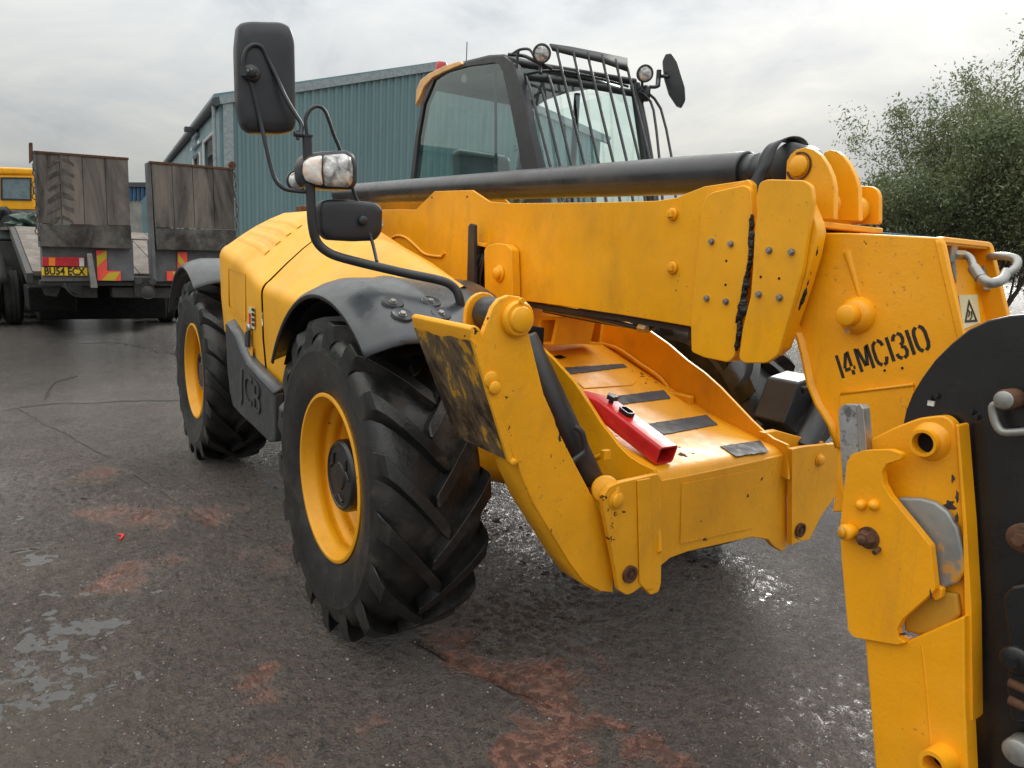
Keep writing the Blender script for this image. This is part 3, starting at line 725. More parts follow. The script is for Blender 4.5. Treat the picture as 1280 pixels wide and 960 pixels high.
# ================================================================== TRAILER
def trailer():
    PLw = Vector(CAM)+Vector(ray(50, 352)); 
    O = G(-5.35, 8.1); ax = (GR*-.61+GF*.79).normalized(); rt = (GR*.79+GF*.61).normalized(); n = -ax
    r = thing('lowbed_trailer', O, 'grey low loader trailer with two raised timber faced ramps and yellow number plate', 'trailer')
    def p(u, v, off=0): return PLN(u, v, O+n*off, n)
    def quad(mb, pix, off, th): mb.prism([p(u, v, off) for u, v in pix], ax*th)
    a_of = lambda q: (q-O).dot(rt)
    # rear panels
    mb = MB(); quad(mb, [(52, 300), (166, 300), (168, 351), (54, 352)], 0, .25); lp = obj('rear_panel', mb, 'trailer_grey', r, .006)
    mb = MB(); quad(mb, [(189, 300), (300, 304), (300, 352), (192, 352)], 0, .25); rp = obj('rear_panel', mb, 'trailer_grey', r, .006)
    mb = MB(); quad(mb, [(50, 350.5), (300, 352.5), (300, 358), (50, 357)], -.04, .3); obj('rear_bumper_bar', mb, 'trailer_dark', r, .01)
    # lamps, plate, marker boards
    mb = MB(); quad(mb, [(53, 321.5), (106, 321.5), (106, 333), (53, 332.5)], .03, .05); lc = obj('lamp_cluster', mb, 'lamp_red', r, .004)
    mb = MB(); quad(mb, [(61, 322), (69, 322), (69, 332.5), (61, 332)], .036, .02); obj('indicator_lens', mb, 'orange', lc)
    mb = MB(); quad(mb, [(99, 322.5), (105, 322.5), (105.3, 333), (99.3, 333)], .036, .02); obj('reversing_lens', mb, 'lamp_clear', lc)
    mb = MB(); quad(mb, [(52, 334), (109, 334.6), (109.3, 344.6), (52.4, 344)], .035, .02); npl = obj('number_plate', mb, 'plate_yellow', r)
    c = p(80.8, 339.4, .040); w = (p(109, 334.6, 0)-p(52, 334, 0)).length
    obj('plate_lettering', text_mb('BU54 ECX', .120, .004, c, rt, EZ, 1.0*w/.60*1.0, .0025), 'ink', npl)
    for tri in ([(120, 313), (133.5, 313), (133.8, 338.5), (151, 339), (151.3, 351), (122, 350.5)], [(222, 315), (234, 315), (234.3, 351), (208.6, 351), (208.4, 339), (222, 339)]):
        mb = MB(); quad(mb, tri, .03, .02); mk = obj('marker_board', mb, 'marker_red', r)
        x0 = min(q[0] for q in tri)
        mb = MB()
        if x0 < 200:
            quad(mb, [(121, 320), (133, 313.5), (133.6, 322), (121.3, 334)], .034, .006); quad(mb, [(127, 350.5), (136, 341), (150.5, 339.8), (144, 350.8)], .034, .006)
        else:
            quad(mb, [(222.5, 317), (234, 332), (234.2, 340), (222.5, 327)], .034, .006); quad(mb, [(215, 339.5), (224, 340), (232, 350.5), (220, 350.8)], .034, .006)
        obj('yellow_stripe', mb, 'marker_yellow', mk)
    # prop leg beside the plate
    mb = MB(); quad(mb, [(108.5, 317), (115, 317), (122.5, 360), (114, 360)], .12, .08); obj('ramp_prop', mb, 'hose', r, .006)
    # ramps
    def ramp_(pl, bot, side_l):
        mb = MB(); (x0, y0), (x1, y1), (x2, y2), (x3, y3) = pl
        quad(mb, pl, .10, .10); rm = obj('ramp', mb, 'ramp', r, .006)
        mb = MB(); quad(mb, bot, .115, .12); obj('steel_toe_plate', mb, 'ramp_steel', rm, .004)
        # boards proud of the frame
        nb = 4
        for k in range(nb):
            t0, t1 = k/nb, (k+1)/nb-.006
            L = lambda A, B, t: (A[0]+(B[0]-A[0])*t, A[1]+(B[1]-A[1])*t)
            mb = MB(); quad(mb, [L(pl[0], pl[1], t0), L(pl[0], pl[1], t1), L(pl[3], pl[2], t1), L(pl[3], pl[2], t0)], .118+.004*(k % 2), .02); obj('board', mb, 'ramp', rm, .002)
        mb = MB(); quad(mb, [(x0-2, y0-2), (x1+1, y1-2), (x1+1, y1+1), (x0-2, y0+1)], .13, .10); obj('top_rail', mb, 'rust', rm, .004)
        mb = MB(); quad(mb, side_l, .11, .16); obj('side_rail', mb, 'trailer_grey', rm, .005)
        return rm
    r1 = ramp_([(45, 190), (160, 199), (163, 282), (50, 279)], [(50, 280), (163.5, 282), (165, 311), (51, 308)], [(41.5, 188), (45, 189), (52, 309), (49.5, 309)])
    r2 = ramp_([(189, 203), (292, 212), (294, 287), (194, 284)], [(194, 285), (294, 287.5), (300, 314), (196, 312)], [(184, 203), (188.5, 203), (196, 352), (191.5, 352)])
    # tyre tread print left on the first ramp
    mb = MB(); rj = random.Random(3); J_ = lambda L: [(a+rj.uniform(-1, 1), b+rj.uniform(-1.3, 1.3)) for a, b in L]
    for k in range(6):
        y = 197+k*14.5
        quad(mb, J_([(60, y+9), (67, y+4), (75, y), (76, y+3.8), (68, y+8), (60.5, y+12.5)]), .1262, .001); quad(mb, J_([(78, y), (85, y+3), (92, y+7), (92.5, y+11), (85, y+7), (78.5, y+4)]), .1262, .001)
    obj('tread_print', mb, 'tread_dirt', r1)
    mb = MB(); quad(mb, [(36, 178), (41, 178), (41.5, 200), (36.5, 205)], .12, .04); obj('ramp_lug', mb, 'rust', r, .01)
    mb = MB(); q = p(291, 206, .1); mb.cyl(q, q+ax*.06, .045, 14); obj('ramp_lug', mb, 'rust', r, .01)
    for (u0, v0, u1, v1) in ((41, 205, 48, 300), (293, 214, 297, 290)):
        mb = MB(); A, B = p(u0, v0, .16), p(u1, v1, .16); k = int((B-A).length/.06)
        for i in range(k):
            q = A.lerp(B, (i+.5)/k)+rt*(.012*math.sin(i*1.1)); o1 = rt if i % 2 else n
            mb.tube([q+EZ*.035, q+o1*.018+EZ*.012, q+o1*.018-EZ*.012, q-EZ*.035, q-o1*.018-EZ*.012, q-o1*.018+EZ*.012], .006, 5, 1, True)
        obj('chain', mb, 'chain', r)
    # beaver-tail deck: planks running back
    zl = p(175, 341).z; a0, a1 = -.05, 2.45
    aL, aR = a_of(p(167, 330)), a_of(p(191, 330))
    zs = p(175, 343).z; 
    npk = 9
    for k in range(npk):
        b0 = a0+(a1-a0)*k/npk; b1 = a0+(a1-a0)*(k+1)/npk-.012
        mb = MB(); P0 = O+rt*b0+EZ*zs; P1 = O+rt*b1+EZ*zs; up = ax*2.6+EZ*.52
        mb.prism([P0+ax*.26, P1+ax*.26, P1+ax*.26+up, P0+ax*.26+up], EZ*-.05)
        mb.prism([P0+ax*2.86+EZ*.52, P1+ax*2.86+EZ*.52, P1+ax*9+EZ*.52, P0+ax*9+EZ*.52], EZ*-.05)
        obj('deck_plank', mb, 'timber', r)
    mb = MB(); mb.prism([O+rt*a0+ax*.2+EZ*(zs-.02), O+rt*a0+ax*2.8+EZ*(zs+.50), O+rt*a0+ax*2.8+EZ*(zs+.36), O+rt*a0+ax*.2+EZ*(zs-.14)], rt*-.07); obj('side_rail', mb, 'trailer_dark', r, .01)
    mb = MB(); mb.prism([O+rt*a1+ax*.2+EZ*(zs-.02), O+rt*a1+ax*2.8+EZ*(zs+.50), O+rt*a1+ax*2.8+EZ*(zs+.2), O+rt*a1+ax*.2+EZ*(zs-.25)], rt*.09); obj('side_rail', mb, 'trailer_grey', r, .01)
    mb = MB()
    mb.box(O+rt*1.2+ax*5.4+EZ*(zs+.25), (.9, 6.2, .35), (rt, ax, EZ)); mb.box(O+rt*.5+ax*2.2+EZ*(zs-.15), (.16, 4, .3), (rt, ax, EZ)); mb.box(O+rt*1.9+ax*2.2+EZ*(zs-.15), (.16, 4, .3), (rt, ax, EZ))
    obj('underframe', mb, 'trailer_dark', r, .01)
    mb = MB(); mb.box(O+rt*1.2+ax*6.4+EZ*.50, (1.9, 4.6, .6), (rt, ax, EZ)); mb.box(O+rt*.35+ax*3.3+EZ*.62, (.6, .9, .36), (rt, ax, EZ)); obj('underbody_dark_fill', mb, 'liner', r, .03)  # dark boxes added to fill in shadow and axle bulk beneath the deck
    # coupling between the panels, sill boxes, mudflap
    mb = MB(); quad(mb, [(140, 359), (216, 359), (216, 373), (141, 372)], -.1, .18); obj('under_run_bar', mb, 'trailer_dark', r, .01)
    mb = MB(); quad(mb, [(168, 346), (193, 347), (193, 372), (169, 372)], .0, .2); cp = obj('coupling_bracket', mb, 'trailer_dark', r, .012)
    mb = MB(); q = p(182, 364, .1); mb.cyl(q-ax*.1, q+n*.12, .085, 16, ch=.02); mb.cyl(p(173, 351, .04), p(173, 351, .14), .04, 10); mb.cyl(p(191, 352, .04), p(191, 352, .14), .04, 10); obj('hitch_pin', mb, 'trailer_dark', cp)
    mb = MB(); mb.tube([p(80, 354, .02), p(84, 362, .03), p(92, 369, .02), p(104, 371, -.05)], .012, 6); obj('air_hose', mb, 'black_plastic', r)
    mb = MB(); quad(mb, [(52, 359), (76, 360), (71, 371), (56, 369)], -.2, .02); obj('bracket', mb, 'trailer_dark', r)
    # axles and wheels further forward
    def wheel(b, a, w=.26, R=.46):
        c = O+ax*b+rt*a+EZ*R
        mb = MB(); prof = [(.27, -w/2), (.30, -w/2-.01), (R-.06, -w/2), (R-.01, -w/2+.04), (R, -w/2+.06), (R, w/2-.06), (R-.01, w/2-.04), (R-.06, w/2), (.30, w/2+.01), (.27, w/2)]
        mb.lathe(prof, c, rt, 36)
        for g_ in (-.06, 0, .06): mb.lathe([(R+.004, g_-.022), (R+.010, g_-.018), (R+.010, g_+.018), (R+.004, g_+.022)], c, rt, 36)
        t = obj('tyre', mb, 'rubber_far', r)
        mb = MB(); mb.lathe([(.27, -w/2+.02), (.25, -w/2+.05), (.12, -w/2+.08), (.10, -w/2-.02), (.0, -w/2-.02)], c, rt, 24); mb.lathe([(.27, w/2-.02), (.25, w/2-.05), (.12, w/2-.08), (.10, w/2+.02), (0, w/2+.02)], c, rt, 24); obj('rim', mb, 'trailer_grey', t)
    for b in (5.5, 6.8, 8.1):
        for a in (-.34, -.02, 2.4, 2.72): wheel(b, a)
        mb = MB(); mb.cyl(O+ax*b+rt*0+EZ*.46, O+ax*b+rt*2.4+EZ*.46, .07, 10); obj('axle', mb, 'trailer_dark', r)
    # mudguard over the near side wheels
    mb = MB(); rows = []
    for i in range(20):
        t = i/19; a = rad(12+156*t); cc = O+ax*(6.8-2.0*math.cos(a))+EZ*(.46+.72*math.sin(a)**.6); rows.append([cc+rt*-.34, cc+rt*-.10])
    mb.grid(rows); obj('mudguard', mb, 'trailer_dark', r, solid=.02)
    mb = MB(); rows = []
    for i in range(20):
        t = i/19; a = rad(12+156*t); cc = O+ax*(6.8-2.0*math.cos(a))+EZ*(.46+.72*math.sin(a)**.6); rows.append([cc+rt*2.02, cc+rt*2.72])
    mb.grid(rows); obj('mudguard', mb, 'trailer_grey', r, solid=.02)
    # things lying on the deck
    c = O+rt*.35+ax*4.4+EZ*(zs+.50); rnd = random.Random(5); mb = MB()
    bm = bmesh.new(); bmesh.ops.create_icosphere(bm, subdivisions=4, radius=1)
    vs = []
    for v in bm.verts:
        q = v.co.normalized(); k = 1+.16*math.sin(q.x*7+q.y*4)+.12*math.sin(q.y*11+2)+.1*math.sin(q.z*13+q.x*9)
        w = V((q.x*.40, q.y*.7, max(q.z, -.02)*.24))*k; vs.append(c+rt*w.x+ax*w.y+EZ*w.z)
    mb.add(vs, [tuple(v.index for v in f.verts) for f in bm.faces]); bm.free()
    tag(obj('tarpaulin', mb, 'tarp', base=c, angle=80), 'crumpled dark green tarpaulin heaped on the trailer deck at far left', 'tarpaulin')
    c = O+rt*1.3+ax*7.2+EZ*(zs+.50)
    mb = MB(); mb.tube([c+rt*-.6+EZ*.05, c+rt*-.3+EZ*.34, c+EZ*.42, c+rt*.35+EZ*.3, c+rt*.6+EZ*.05], .05, 8); mb.tube([c+rt*-.5+EZ*.05, c+EZ*.2, c+rt*.3+EZ*.38], .045, 8); mb.bb([c.x-.3, c.y-.2, c.z], [c.x+.25, c.y+.2, c.z+.16])
    tag(obj('scrap_pile', mb, 'rust', base=c), 'small rusty bent scrap lying on the deck seen between the ramps', 'scrap')
    return O, ax, rt
TO, TAX, TRT = trailer()
# pale car behind the trailer gap
def pale_car():
    o = G(-10.6, 21.0); r = thing('parked_car', o, 'pale silver car mostly hidden behind the trailer deck', 'car')
    body = []; fw = GR; sd = GF
    prof = [(-2.1, .35), (-2.15, .75), (-1.9, .92), (-1.1, 1.0), (-.55, 1.42), (.7, 1.45), (1.35, 1.05), (2.1, .95), (2.2, .6), (2.15, .35)]
    mb = MB(); mb.prism([o+fw*a+EZ*z for a, z in prof], sd*1.7); obj('body', mb, 'white', r, .08)
    mb = MB(); mb.prism([o+fw*a+EZ*z-sd*.01 for a, z in [(-.95, 1.04), (-.5, 1.35), (.65, 1.38), (1.1, 1.06)]], sd*.03); obj('window', mb, 'window', r)
    for a in (-1.35, 1.35):
        mb = MB(); mb.cyl(o+fw*a+EZ*.32-sd*.03, o+fw*a+EZ*.32+sd*.2, .32, 24, ch=.02); w = obj('wheel', mb, 'rubber_far', r)
        mb = MB(); mb.cyl(o+fw*a+EZ*.32-sd*.04, o+fw*a+EZ*.32, .2, 16); obj('rim', mb, 'steel', w)
pale_car()
# yellow machine behind the trailer at the left edge
def yellow_machine():
    o = G(-9.9, 14.3); n = (-GF+GR*.15).normalized(); s = V((-n.y, n.x, 0)); s = s if s.dot(GR) > 0 else -s; bk = -n
    r = thing('crawler_machine', o, 'yellow plant machine with a glazed cab parked beyond the trailer at the left edge', 'plant machine')
    def p(u, v, off=0): return PLN(u, v, o+n*off, n)
    mb = MB(); mb.prism([p(-60, 206), (p(42, 210)), p(42, 219), p(-60, 217)], bk*1.5); obj('cab_roof', mb, 'yellow', r, .05)
    fr = MB(); fr.ring([p(-12, 219), p(43, 219.5), p(43, 262), p(-12, 261)], [p(1, 222), p(39, 222.5), p(39, 250), p(1.5, 249)], bk*.10); cf = obj('cab_frame', fr, 'yellow', r, .01)
    mb = MB(); mb.ring([p(1, 221.5), p(39.5, 222), p(39.5, 250.8), p(1.2, 250)], [p(2.6, 223.2), p(38, 223.5), p(38, 249), p(2.8, 248)], n*.02); obj('window_seal', mb, 'black_plastic', cf)
    mb = MB(); mb.prism([p(1, 222), p(39, 222), p(39, 250.5), p(1, 249.5)], bk*.03); g_ = obj('cab_window', mb, 'window', r)
    mb = MB(); mb.prism([p(-60, 262), p(46, 262), p(46, 300), p(-60, 300)], bk*1.8); obj('body', mb, 'trailer_grey', r, .04)
    mb = MB(); mb.prism([p(-60, 219), p(-12, 219), p(-12, 262), p(-60, 262)], bk*1.4); obj('rear_panel', mb, 'yellow', r, .03)
    mb = MB(); mb.prism([p(-60, 301), p(44, 301), p(44, 360), p(-60, 360)], bk*1.6); obj('undercarriage', mb, 'trailer_dark', r, .03)
    b0 = p(-60, 300); b1 = p(46, 300); f = lambda q, z=0: V((q.x, q.y, z))
    for k in (0, 1):
        off = bk*(k*1.3); A, B = f(b0, .0)+off, f(b1, .0)+off
        d = (B-A).normalized(); L = (B-A).length; pts = []
        for i in range(28):
            a = 2*PI*i/28; pts.append(A+d*(L/2+math.copysign(abs(math.cos(a))**.5, math.cos(a))*L/2)+EZ*(.36+.36*math.sin(a)))
        mb = MB(); mb.prism(pts, bk*.4); obj('track', mb, 'trailer_dark', r, .02)
    mb = MB(); mb.tube([p(-8, 280, .1), p(4, 262, .15), p(10, 268, .12)], .07, 8); obj('grab_rail', mb, 'black_plastic', r)
    mb = MB(); mb.bb([b1.x-.6, b1.y-.3, .5], [b1.x-.1, b1.y+.3, 1.3]); obj('tool_box', mb, 'trailer_dark', r, .02)
yellow_machine()

# ================================================================== TELEHANDLER
T = thing('telescopic_handler', (0, 0, 0), 'large yellow telescopic handler with chunky tyres and black mirrors filling the foreground of the yard', 'telehandler')
def yp(pix, y, th, name, mat, parent=T, bevel=.004, rnd_=0, **k):
    """plate cut to an outline lying on the plane y = const, th thick"""
    pts = [Y(u, v, y) for u, v in pix]
    if rnd_: pts = rpoly(pts, rnd_)
    mb = MB(); mb.prism(pts, (0, th, 0)); return obj(name, mb, mat, parent, bevel, **k)
def xp(pix, x, th, name, mat, parent=T, bevel=.004, rnd_=0, **k):
    pts = [X(u, v, x) for u, v in pix]
    if rnd_: pts = rpoly(pts, rnd_)
    mb = MB(); mb.prism(pts, (th, 0, 0)); return obj(name, mb, mat, parent, bevel, **k)
def hexbolt(c, axis, r, h, parent, mat='bolt', name='bolt'):
    c, axis = V(c), V(axis).normalized(); mb = MB(); mb.lathe([(r*1.25, 0), (r*1.25, h*.3)], c, axis, 14, True); mb.lathe([(r, h*.3), (r, h*.85), (r*.86, h)], c, axis, 6, True)
    return obj(name, mb, mat, parent, flat=True)
def pin(c, axis, r, h, parent=T, mat='yellow', name='pin', collar=1.35, ch=.003):
    c, axis = V(c), V(axis).normalized(); mb = MB()
    if collar: mb.cyl(c, c+axis*h*.35, r*collar, 28, ch=ch)
    mb.cyl(c, c+axis*h, r, 24, ch=ch); return obj(name, mb, mat, parent)

# ---------------------------------------------------------------- wheels
R0 = .648
def tyre_mesh(seed=0):
    """tyre around the Y axis at the origin, outer face towards -y"""
    mb = MB(); c = -.965+.965  # local centre y = 0, width .42
    half = [(.335, -.160), (.345, -.178), (.365, -.186), (.41, -.200), (.455, -.209), (.50, -.211), (.508, -.2135), (.516, -.211), (.545, -.206), (.572, -.192), (.588, -.17), (.596, -.13), (.601, -.06), (.602, 0)]
    prof = half+[(r, -y) for r, y in half[:-1][::-1]]
    mb.lathe(prof, (0, 0, 0), (0, 1, 0), 96)
    NL = 17
    for side in (-1, 1):
        for k in range(NL):
            a0 = 2*PI*(k+(.5 if side > 0 else 0))/NL
            # (y, r_base, r_top, angle back from the shoulder, half width angle)
            st_ = [(-.2085, .518, .524, -.012, .058), (-.209, .545, .567, .0, .060), (-.206, .560, .602, .010, .060), (-.196, .575, .634, .03, .057), (-.165, .588, .643, .085, .050), (-.12, .595, .646, .165, .047), (-.06, .598, R0, .275, .045), (-.012, .598, R0+.001, .37, .046), (.020, .598, R0, .425, .040), (.028, .598, R0-.006, .437, .022)]
            n = len(st_); vs = []
            for y, rb, rt_, da, hw in st_:
                for sgn, rr, wf in ((-1, rb, 1.36), (-1, rt_, 1.02), (1, rt_, 1.02), (1, rb, 1.36)):
                    a = a0+da+sgn*hw*wf
                    vs.append((rr*math.cos(a), (y if side < 0 else -y), -rr*math.sin(a)))
            fs = []
            for i in range(n-1):
                for j in range(3): fs.append((i*4+j, i*4+j+1, (i+1)*4+j+1, (i+1)*4+j))
            fs += [(0, 1, 2, 3), ((n-1)*4, (n-1)*4+3, (n-1)*4+2, (n-1)*4+1)]
            mb.add(vs, fs)
    return mb
def make_wheel(x, y, side, a0=0.0):
    c = V((x, y, R0-.004)); w = bpy.data.objects.new('wheel', None); COL.objects.link(w); w.parent = T
    return w, c
_tm = tyre_mesh(); WH = []
def wheel(x, y, flip, spin, first=None):
    """each wheel: a rim mesh that carries the tyre, hub, valve and wheel nuts"""
    if first is None:
        mb = MB()
        mb.lathe([(.318, -.158), (.337, -.166), (.342, -.182), (.336, -.187), (.326, -.186), (.320, -.174), (.316, -.15), (.306, -.135), (.304, -.105), (.313, -.095), (.313, -.08), (.296, -.068), (.292, -.045), (.298, -.035), (.298, -.022), (.284, -.012), (.280, .012), (.266, .024), (.250, .03), (.225, .035), (.205, .02), (.17, .015), (.10, .015), (.0, .015)], (0, 0, 0), (0, 1, 0), 72)
        mb.lathe([(.335, .19), (.335, .165), (.30, .15), (.29, .05), (.26, .035)], (0, 0, 0), (0, 1, 0), 48)
        rim = obj('wheel_rim', mb, 'yellow_worn', T)
        ty = obj('tyre', _tm, 'rubber', rim, fix=False, angle=32); md = ty.modifiers.new('bevel', 'BEVEL'); md.width = .006; md.segments = 2; md.limit_method = 'ANGLE'; md.angle_limit = rad(40)
        mb = MB(); mb.lathe([(.148, .02), (.148, -.12), (.140, -.133), (.128, -.137), (.122, -.131), (.060, -.131), (.052, -.137), (0, -.137)], (0, 0, 0), (0, 1, 0), 48)
        for k in range(3):
            a = 2*PI*k/3+.5; pts = []
            for i in range(9):
                b_ = a-.42+.84*i/8; rr = .098-.026*abs(i-4)/4*(-1)-.02; pts.append((rr*math.cos(b_), -.133, rr*math.sin(b_)))
            mb.tube(pts, .006, 6, 1)
        hb = obj('hub_cover', mb, 'black_paint', rim, .002)
        for k in range(10):
            a = 2*PI*k/10+.2; hexbolt((.185*math.cos(a), .016, .185*math.sin(a)), (0, -1, 0), .012, .02, rim, 'yellow', 'wheel_nut')
        mb = MB(); a = rad(168); q = V((.225*math.cos(a), -.02, .225*math.sin(a)))
        mb.pipe(q+V((0, .03, 0)), q+V((0, -.035, 0)), .030, .022, 20); mb.cyl(q+V((0, .02, 0)), q+V((0, -.03, 0)), .009, 10); obj('valve_guard', mb, 'yellow', rim)
    else:
        rim = first.copy(); COL.objects.link(rim)
        for ch in first.children: q = ch.copy(); COL.objects.link(q); q.parent = rim
    rim.location = (x, y, R0-.004); rim.rotation_euler = (0, spin, PI if flip else 0); rim.parent = T
    return rim
w0 = wheel(0, -.965, False, 0.0)
wheel(-2.75, -.965, False, .27, w0); wheel(0, .965, True, .2, w0); wheel(-2.75, .965, True, .5, w0)

# ---------------------------------------------------------------- chassis, axles
mb = MB(); mb.bb((-3.3, -.34, .52), (.55, -.30, .98)); mb.bb((-3.3, .30, .52), (.55, .34, .98)); mb.bb((-3.0, -.30, .55), (.4, .30, .62))
obj('chassis_frame', mb, 'yellow', T, .01)
for x in (0, -2.75):
    mb = MB(); mb.tube([(x, -.78, .644), (x, -.45, .644), (x, -.2, .62), (x, .2, .62), (x, .45, .644), (x, .78, .644)], lambda t: .10+.07*math.exp(-((t-.5)/.16)**2), 20)
    mb.cyl((x, -.93, .644), (x, -.72, .644), .17, 24, ch=.02); mb.cyl((x, .72, .644), (x, .93, .644), .17, 24, ch=.02)
    obj('axle', mb, 'yellow', T)
mb = MB(); mb.bb((-1.9, -.95, .62), (-.75, -.34, 1.0)); mb.bb((-1.9, .34, .6), (-.7, 1.0, 1.1)); mb.bb((-2.2, -.3, .62), (-.6, .3, 1.1)); obj('engine_bay', mb, 'matte_black', T, .02)

# front deck between the wheels
XF = 1.02
def dk(x, y, dz=0):   # height of the deck at x
    z = .845+ (XF-x)*.19 if x > .62 else .921+(.62-x)*.30
    return V((x, y, z+dz))
mb = MB(); rows = []
prof = [XF+.0, 1.01, 1.0, .98, .9, .8, .7, .62, .55, .3, .0, -.3]
top = []
for x in prof:
    dz = {1.02: -.035, 1.01: -.014, 1.0: -.005}.get(x, 0); top.append((x, dz))
rows = [[dk(x, y, dz) for y in (-.35, .35)] for x, dz in top]
mb.grid(rows); obj('deck_plate', mb, 'yellow_worn', T, solid=0)
def deckpatch(pix, dz, th, name, mat, jag=0, seed=0, parent=T, bevel=0):
    # trace onto the sloping deck: find each point by marching along its ray
    pts = []
    for u, v in pix:
        d = Vector(ray(u, v)); c = Vector(CAM); lo, hi = .8, 4.5
        for _ in range(40):
            m = (lo+hi)/2; q = c+d*m
            if q.z > dk(q.x, 0).z+dz: lo = m
            else: hi = m
        pts.append(c+d*lo)
    if jag:
        rnd = random.Random(seed); out = []
        for i in range(len(pts)):
            a, b_ = pts[i], pts[(i+1) % len(pts)]; n = max(1, int((b_-a).length/.012)); dd = (b_-a).normalized(); s = V((-dd.y, dd.x, 0))
            for j in range(n):
                o_ = s*rnd.uniform(-jag, jag)*(1 if rnd.random() < .5 else .25) if j else V((0, 0, 0)); q = a.lerp(b_, j/n)+o_; q.z = dk(q.x, 0, dz).z; out.append(q)
        pts = out
    mb = MB(); mb.prism(pts, (0, 0, th)); return obj(name, mb, mat, parent, bevel, flat=True)
deckpatch([(704, 460), (778, 455), (784, 459), (710, 468)], .002, .002, 'grip_strip', 'grip', .003, 1)
deckpatch([(757, 497), (830, 488), (838, 498), (774, 506)], .002, .002, 'grip_strip', 'grip', .003, 2)
deckpatch([(805, 531), (883, 519), (897, 531), (826, 544)], .002, .002, 'grip_strip', 'grip', .003, 3)
deckpatch([(900, 558), (950, 551), (961, 565), (920, 571)], .002, .002, 'grip_strip', 'grip', .003, 4)
deckpatch([(712, 470), (788, 465), (796, 477), (790, 482), (730, 486)], .001, .004, 'access_panel', 'yellow_worn', bevel=.002)
deckpatch([(690, 446), (700, 444), (708, 447), (700, 449)], .001, .002, 'drain_hole', 'matte_black')
# side plates of the deck
yp([(640, 392), (668, 427), (690, 447), (717, 477), (738, 508), (752, 530), (761, 541), (773, 557), (786, 570), (800, 579), (817, 587), (821, 604), (824, 690), (780, 730), (700, 560), (660, 460), (630, 420)], -.36, .016, 'deck_side_plate', 'yellow', T, .003)
# rising flange along the left plate top
def flange(pix, y, w, th, name, mat='yellow'):
    pts = [Y(u, v, y) for u, v in pix]; mb = MB(); rows = []
    for i, p in enumerate(pts): rows.append([p, p+V((0, w, 0))])
    mb.grid(rows); return obj(name, mb, mat, T, solid=th)
yp([(697, 392), (735, 395), (775, 400), (811, 413), (835, 430), (858, 450), (880, 466), (900, 484), (920, 505), (940, 526), (955, 540), (966, 548), (984, 556), (985, 600), (900, 560), (800, 480), (740, 440), (690, 430)], .345, .016, 'deck_side_plate', 'yellow', T, .003)
# pressed bead along the inner face of the right plate
mb = MB(); mb.tube([Y(727, 425, .335), Y(768, 434, .335), Y(800, 455, .335), Y(822, 470, .335), Y(835, 485, .335), Y(838, 497, .335)], .010, 8); obj('weld_bead', mb, 'yellow', T)
# black box section bracket at the back of the deck
mb = MB(); mb.ring([Y(673, 396, -.12), Y(699, 396, -.12), Y(692, 431, -.12), Y(668, 430, -.12)], [Y(677, 400, -.12), Y(694, 400, -.12), Y(688, 428, -.12), Y(673, 427, -.12)], (0, .22, 0)); obj('box_bracket', mb, 'yellow_worn', T, .004)
mb = MB(); mb.ring([X(734, 396, .05), X(756, 396, .05), X(752, 432, .05), X(730, 430, .05)], [X(737, 400, .05), X(752, 400, .05), X(749, 428, .05), X(733, 427, .05)], (-.12, 0, 0)); obj('box_bracket', mb, 'yellow', T, .003)
mb = MB(); mb.bb((-.55, -.34, .9), (-.30, .34, 1.30)); obj('bulkhead', mb, 'yellow', T, .01)
# front plate
fpix = [(822, 601), (850, 596), (900, 586), (950, 575), (984, 567), (985, 683), (978, 690), (968, 684), (960, 675), (940, 672), (900, 681), (860, 690), (838, 698), (826, 708), (818, 722), (817, 738), (808, 739), (800, 733)]
xp(fpix, XF, -.03, 'front_plate', 'yellow_worn', T, .006)
xp([(852, 604), (943, 587), (941, 660), (850, 680)], XF+.002, .002, 'cover_plate', 'yellow_worn', T, .0015)
# left lug carrying the stabiliser
lugp = [(756, 606), (768, 601), (800, 594), (817, 590), (822, 598), (821, 726), (818, 737), (808, 741), (797, 730), (786, 738), (778, 741), (768, 735), (765, 715), (750, 640), (748, 618)]
xp(lugp, XF+.012, .022, 'stabiliser_lug', 'yellow_worn', T, .004, .008)
xp([(795, 600), (812, 597), (816, 735), (806, 737), (798, 728)], XF+.034, .006, 'weld_strip', 'yellow_worn', T, .003)
xp(lugp, XF-.14, .022, 'stabiliser_lug', 'yellow', T, .004, .008)
# right lug
lugr = [(984, 560), (1000, 557), (1040, 553), (1052, 556), (1058, 566), (1048, 598), (1036, 622), (1022, 640), (1012, 660), (1006, 672), (996, 674), (988, 668), (984, 680)]
xp(lugr, XF+.012, .022, 'stabiliser_lug', 'yellow_worn', T, .004, .006)
xp([(985, 561), (1000, 557), (1040, 553), (1056, 560), (1000, 672), (985, 680)], XF-.14, .022, 'stabiliser_lug', 'yellow', T, .004)
for (u, v, r_, m_) in ((770, 625, .024, 'yellow_worn'), (1024, 575, .021, 'yellow_worn')): pin(X(u, v, XF+.034), (1, 0, 0), r_, .016, T, m_, collar=1.3)
for (u, v) in ((786, 717), (999, 662)):
    c = X(u, v, XF+.034); mb = MB(); mb.pipe(c, c+EX*.012, .030, .021, 24); mb.cyl(c, c+EX*.006, .021, 20); mb.lathe([(.008, .0), (.008, .012)], c, (1, 0, 0), 6, True)
    obj('pivot_pin', mb, 'rust', T)

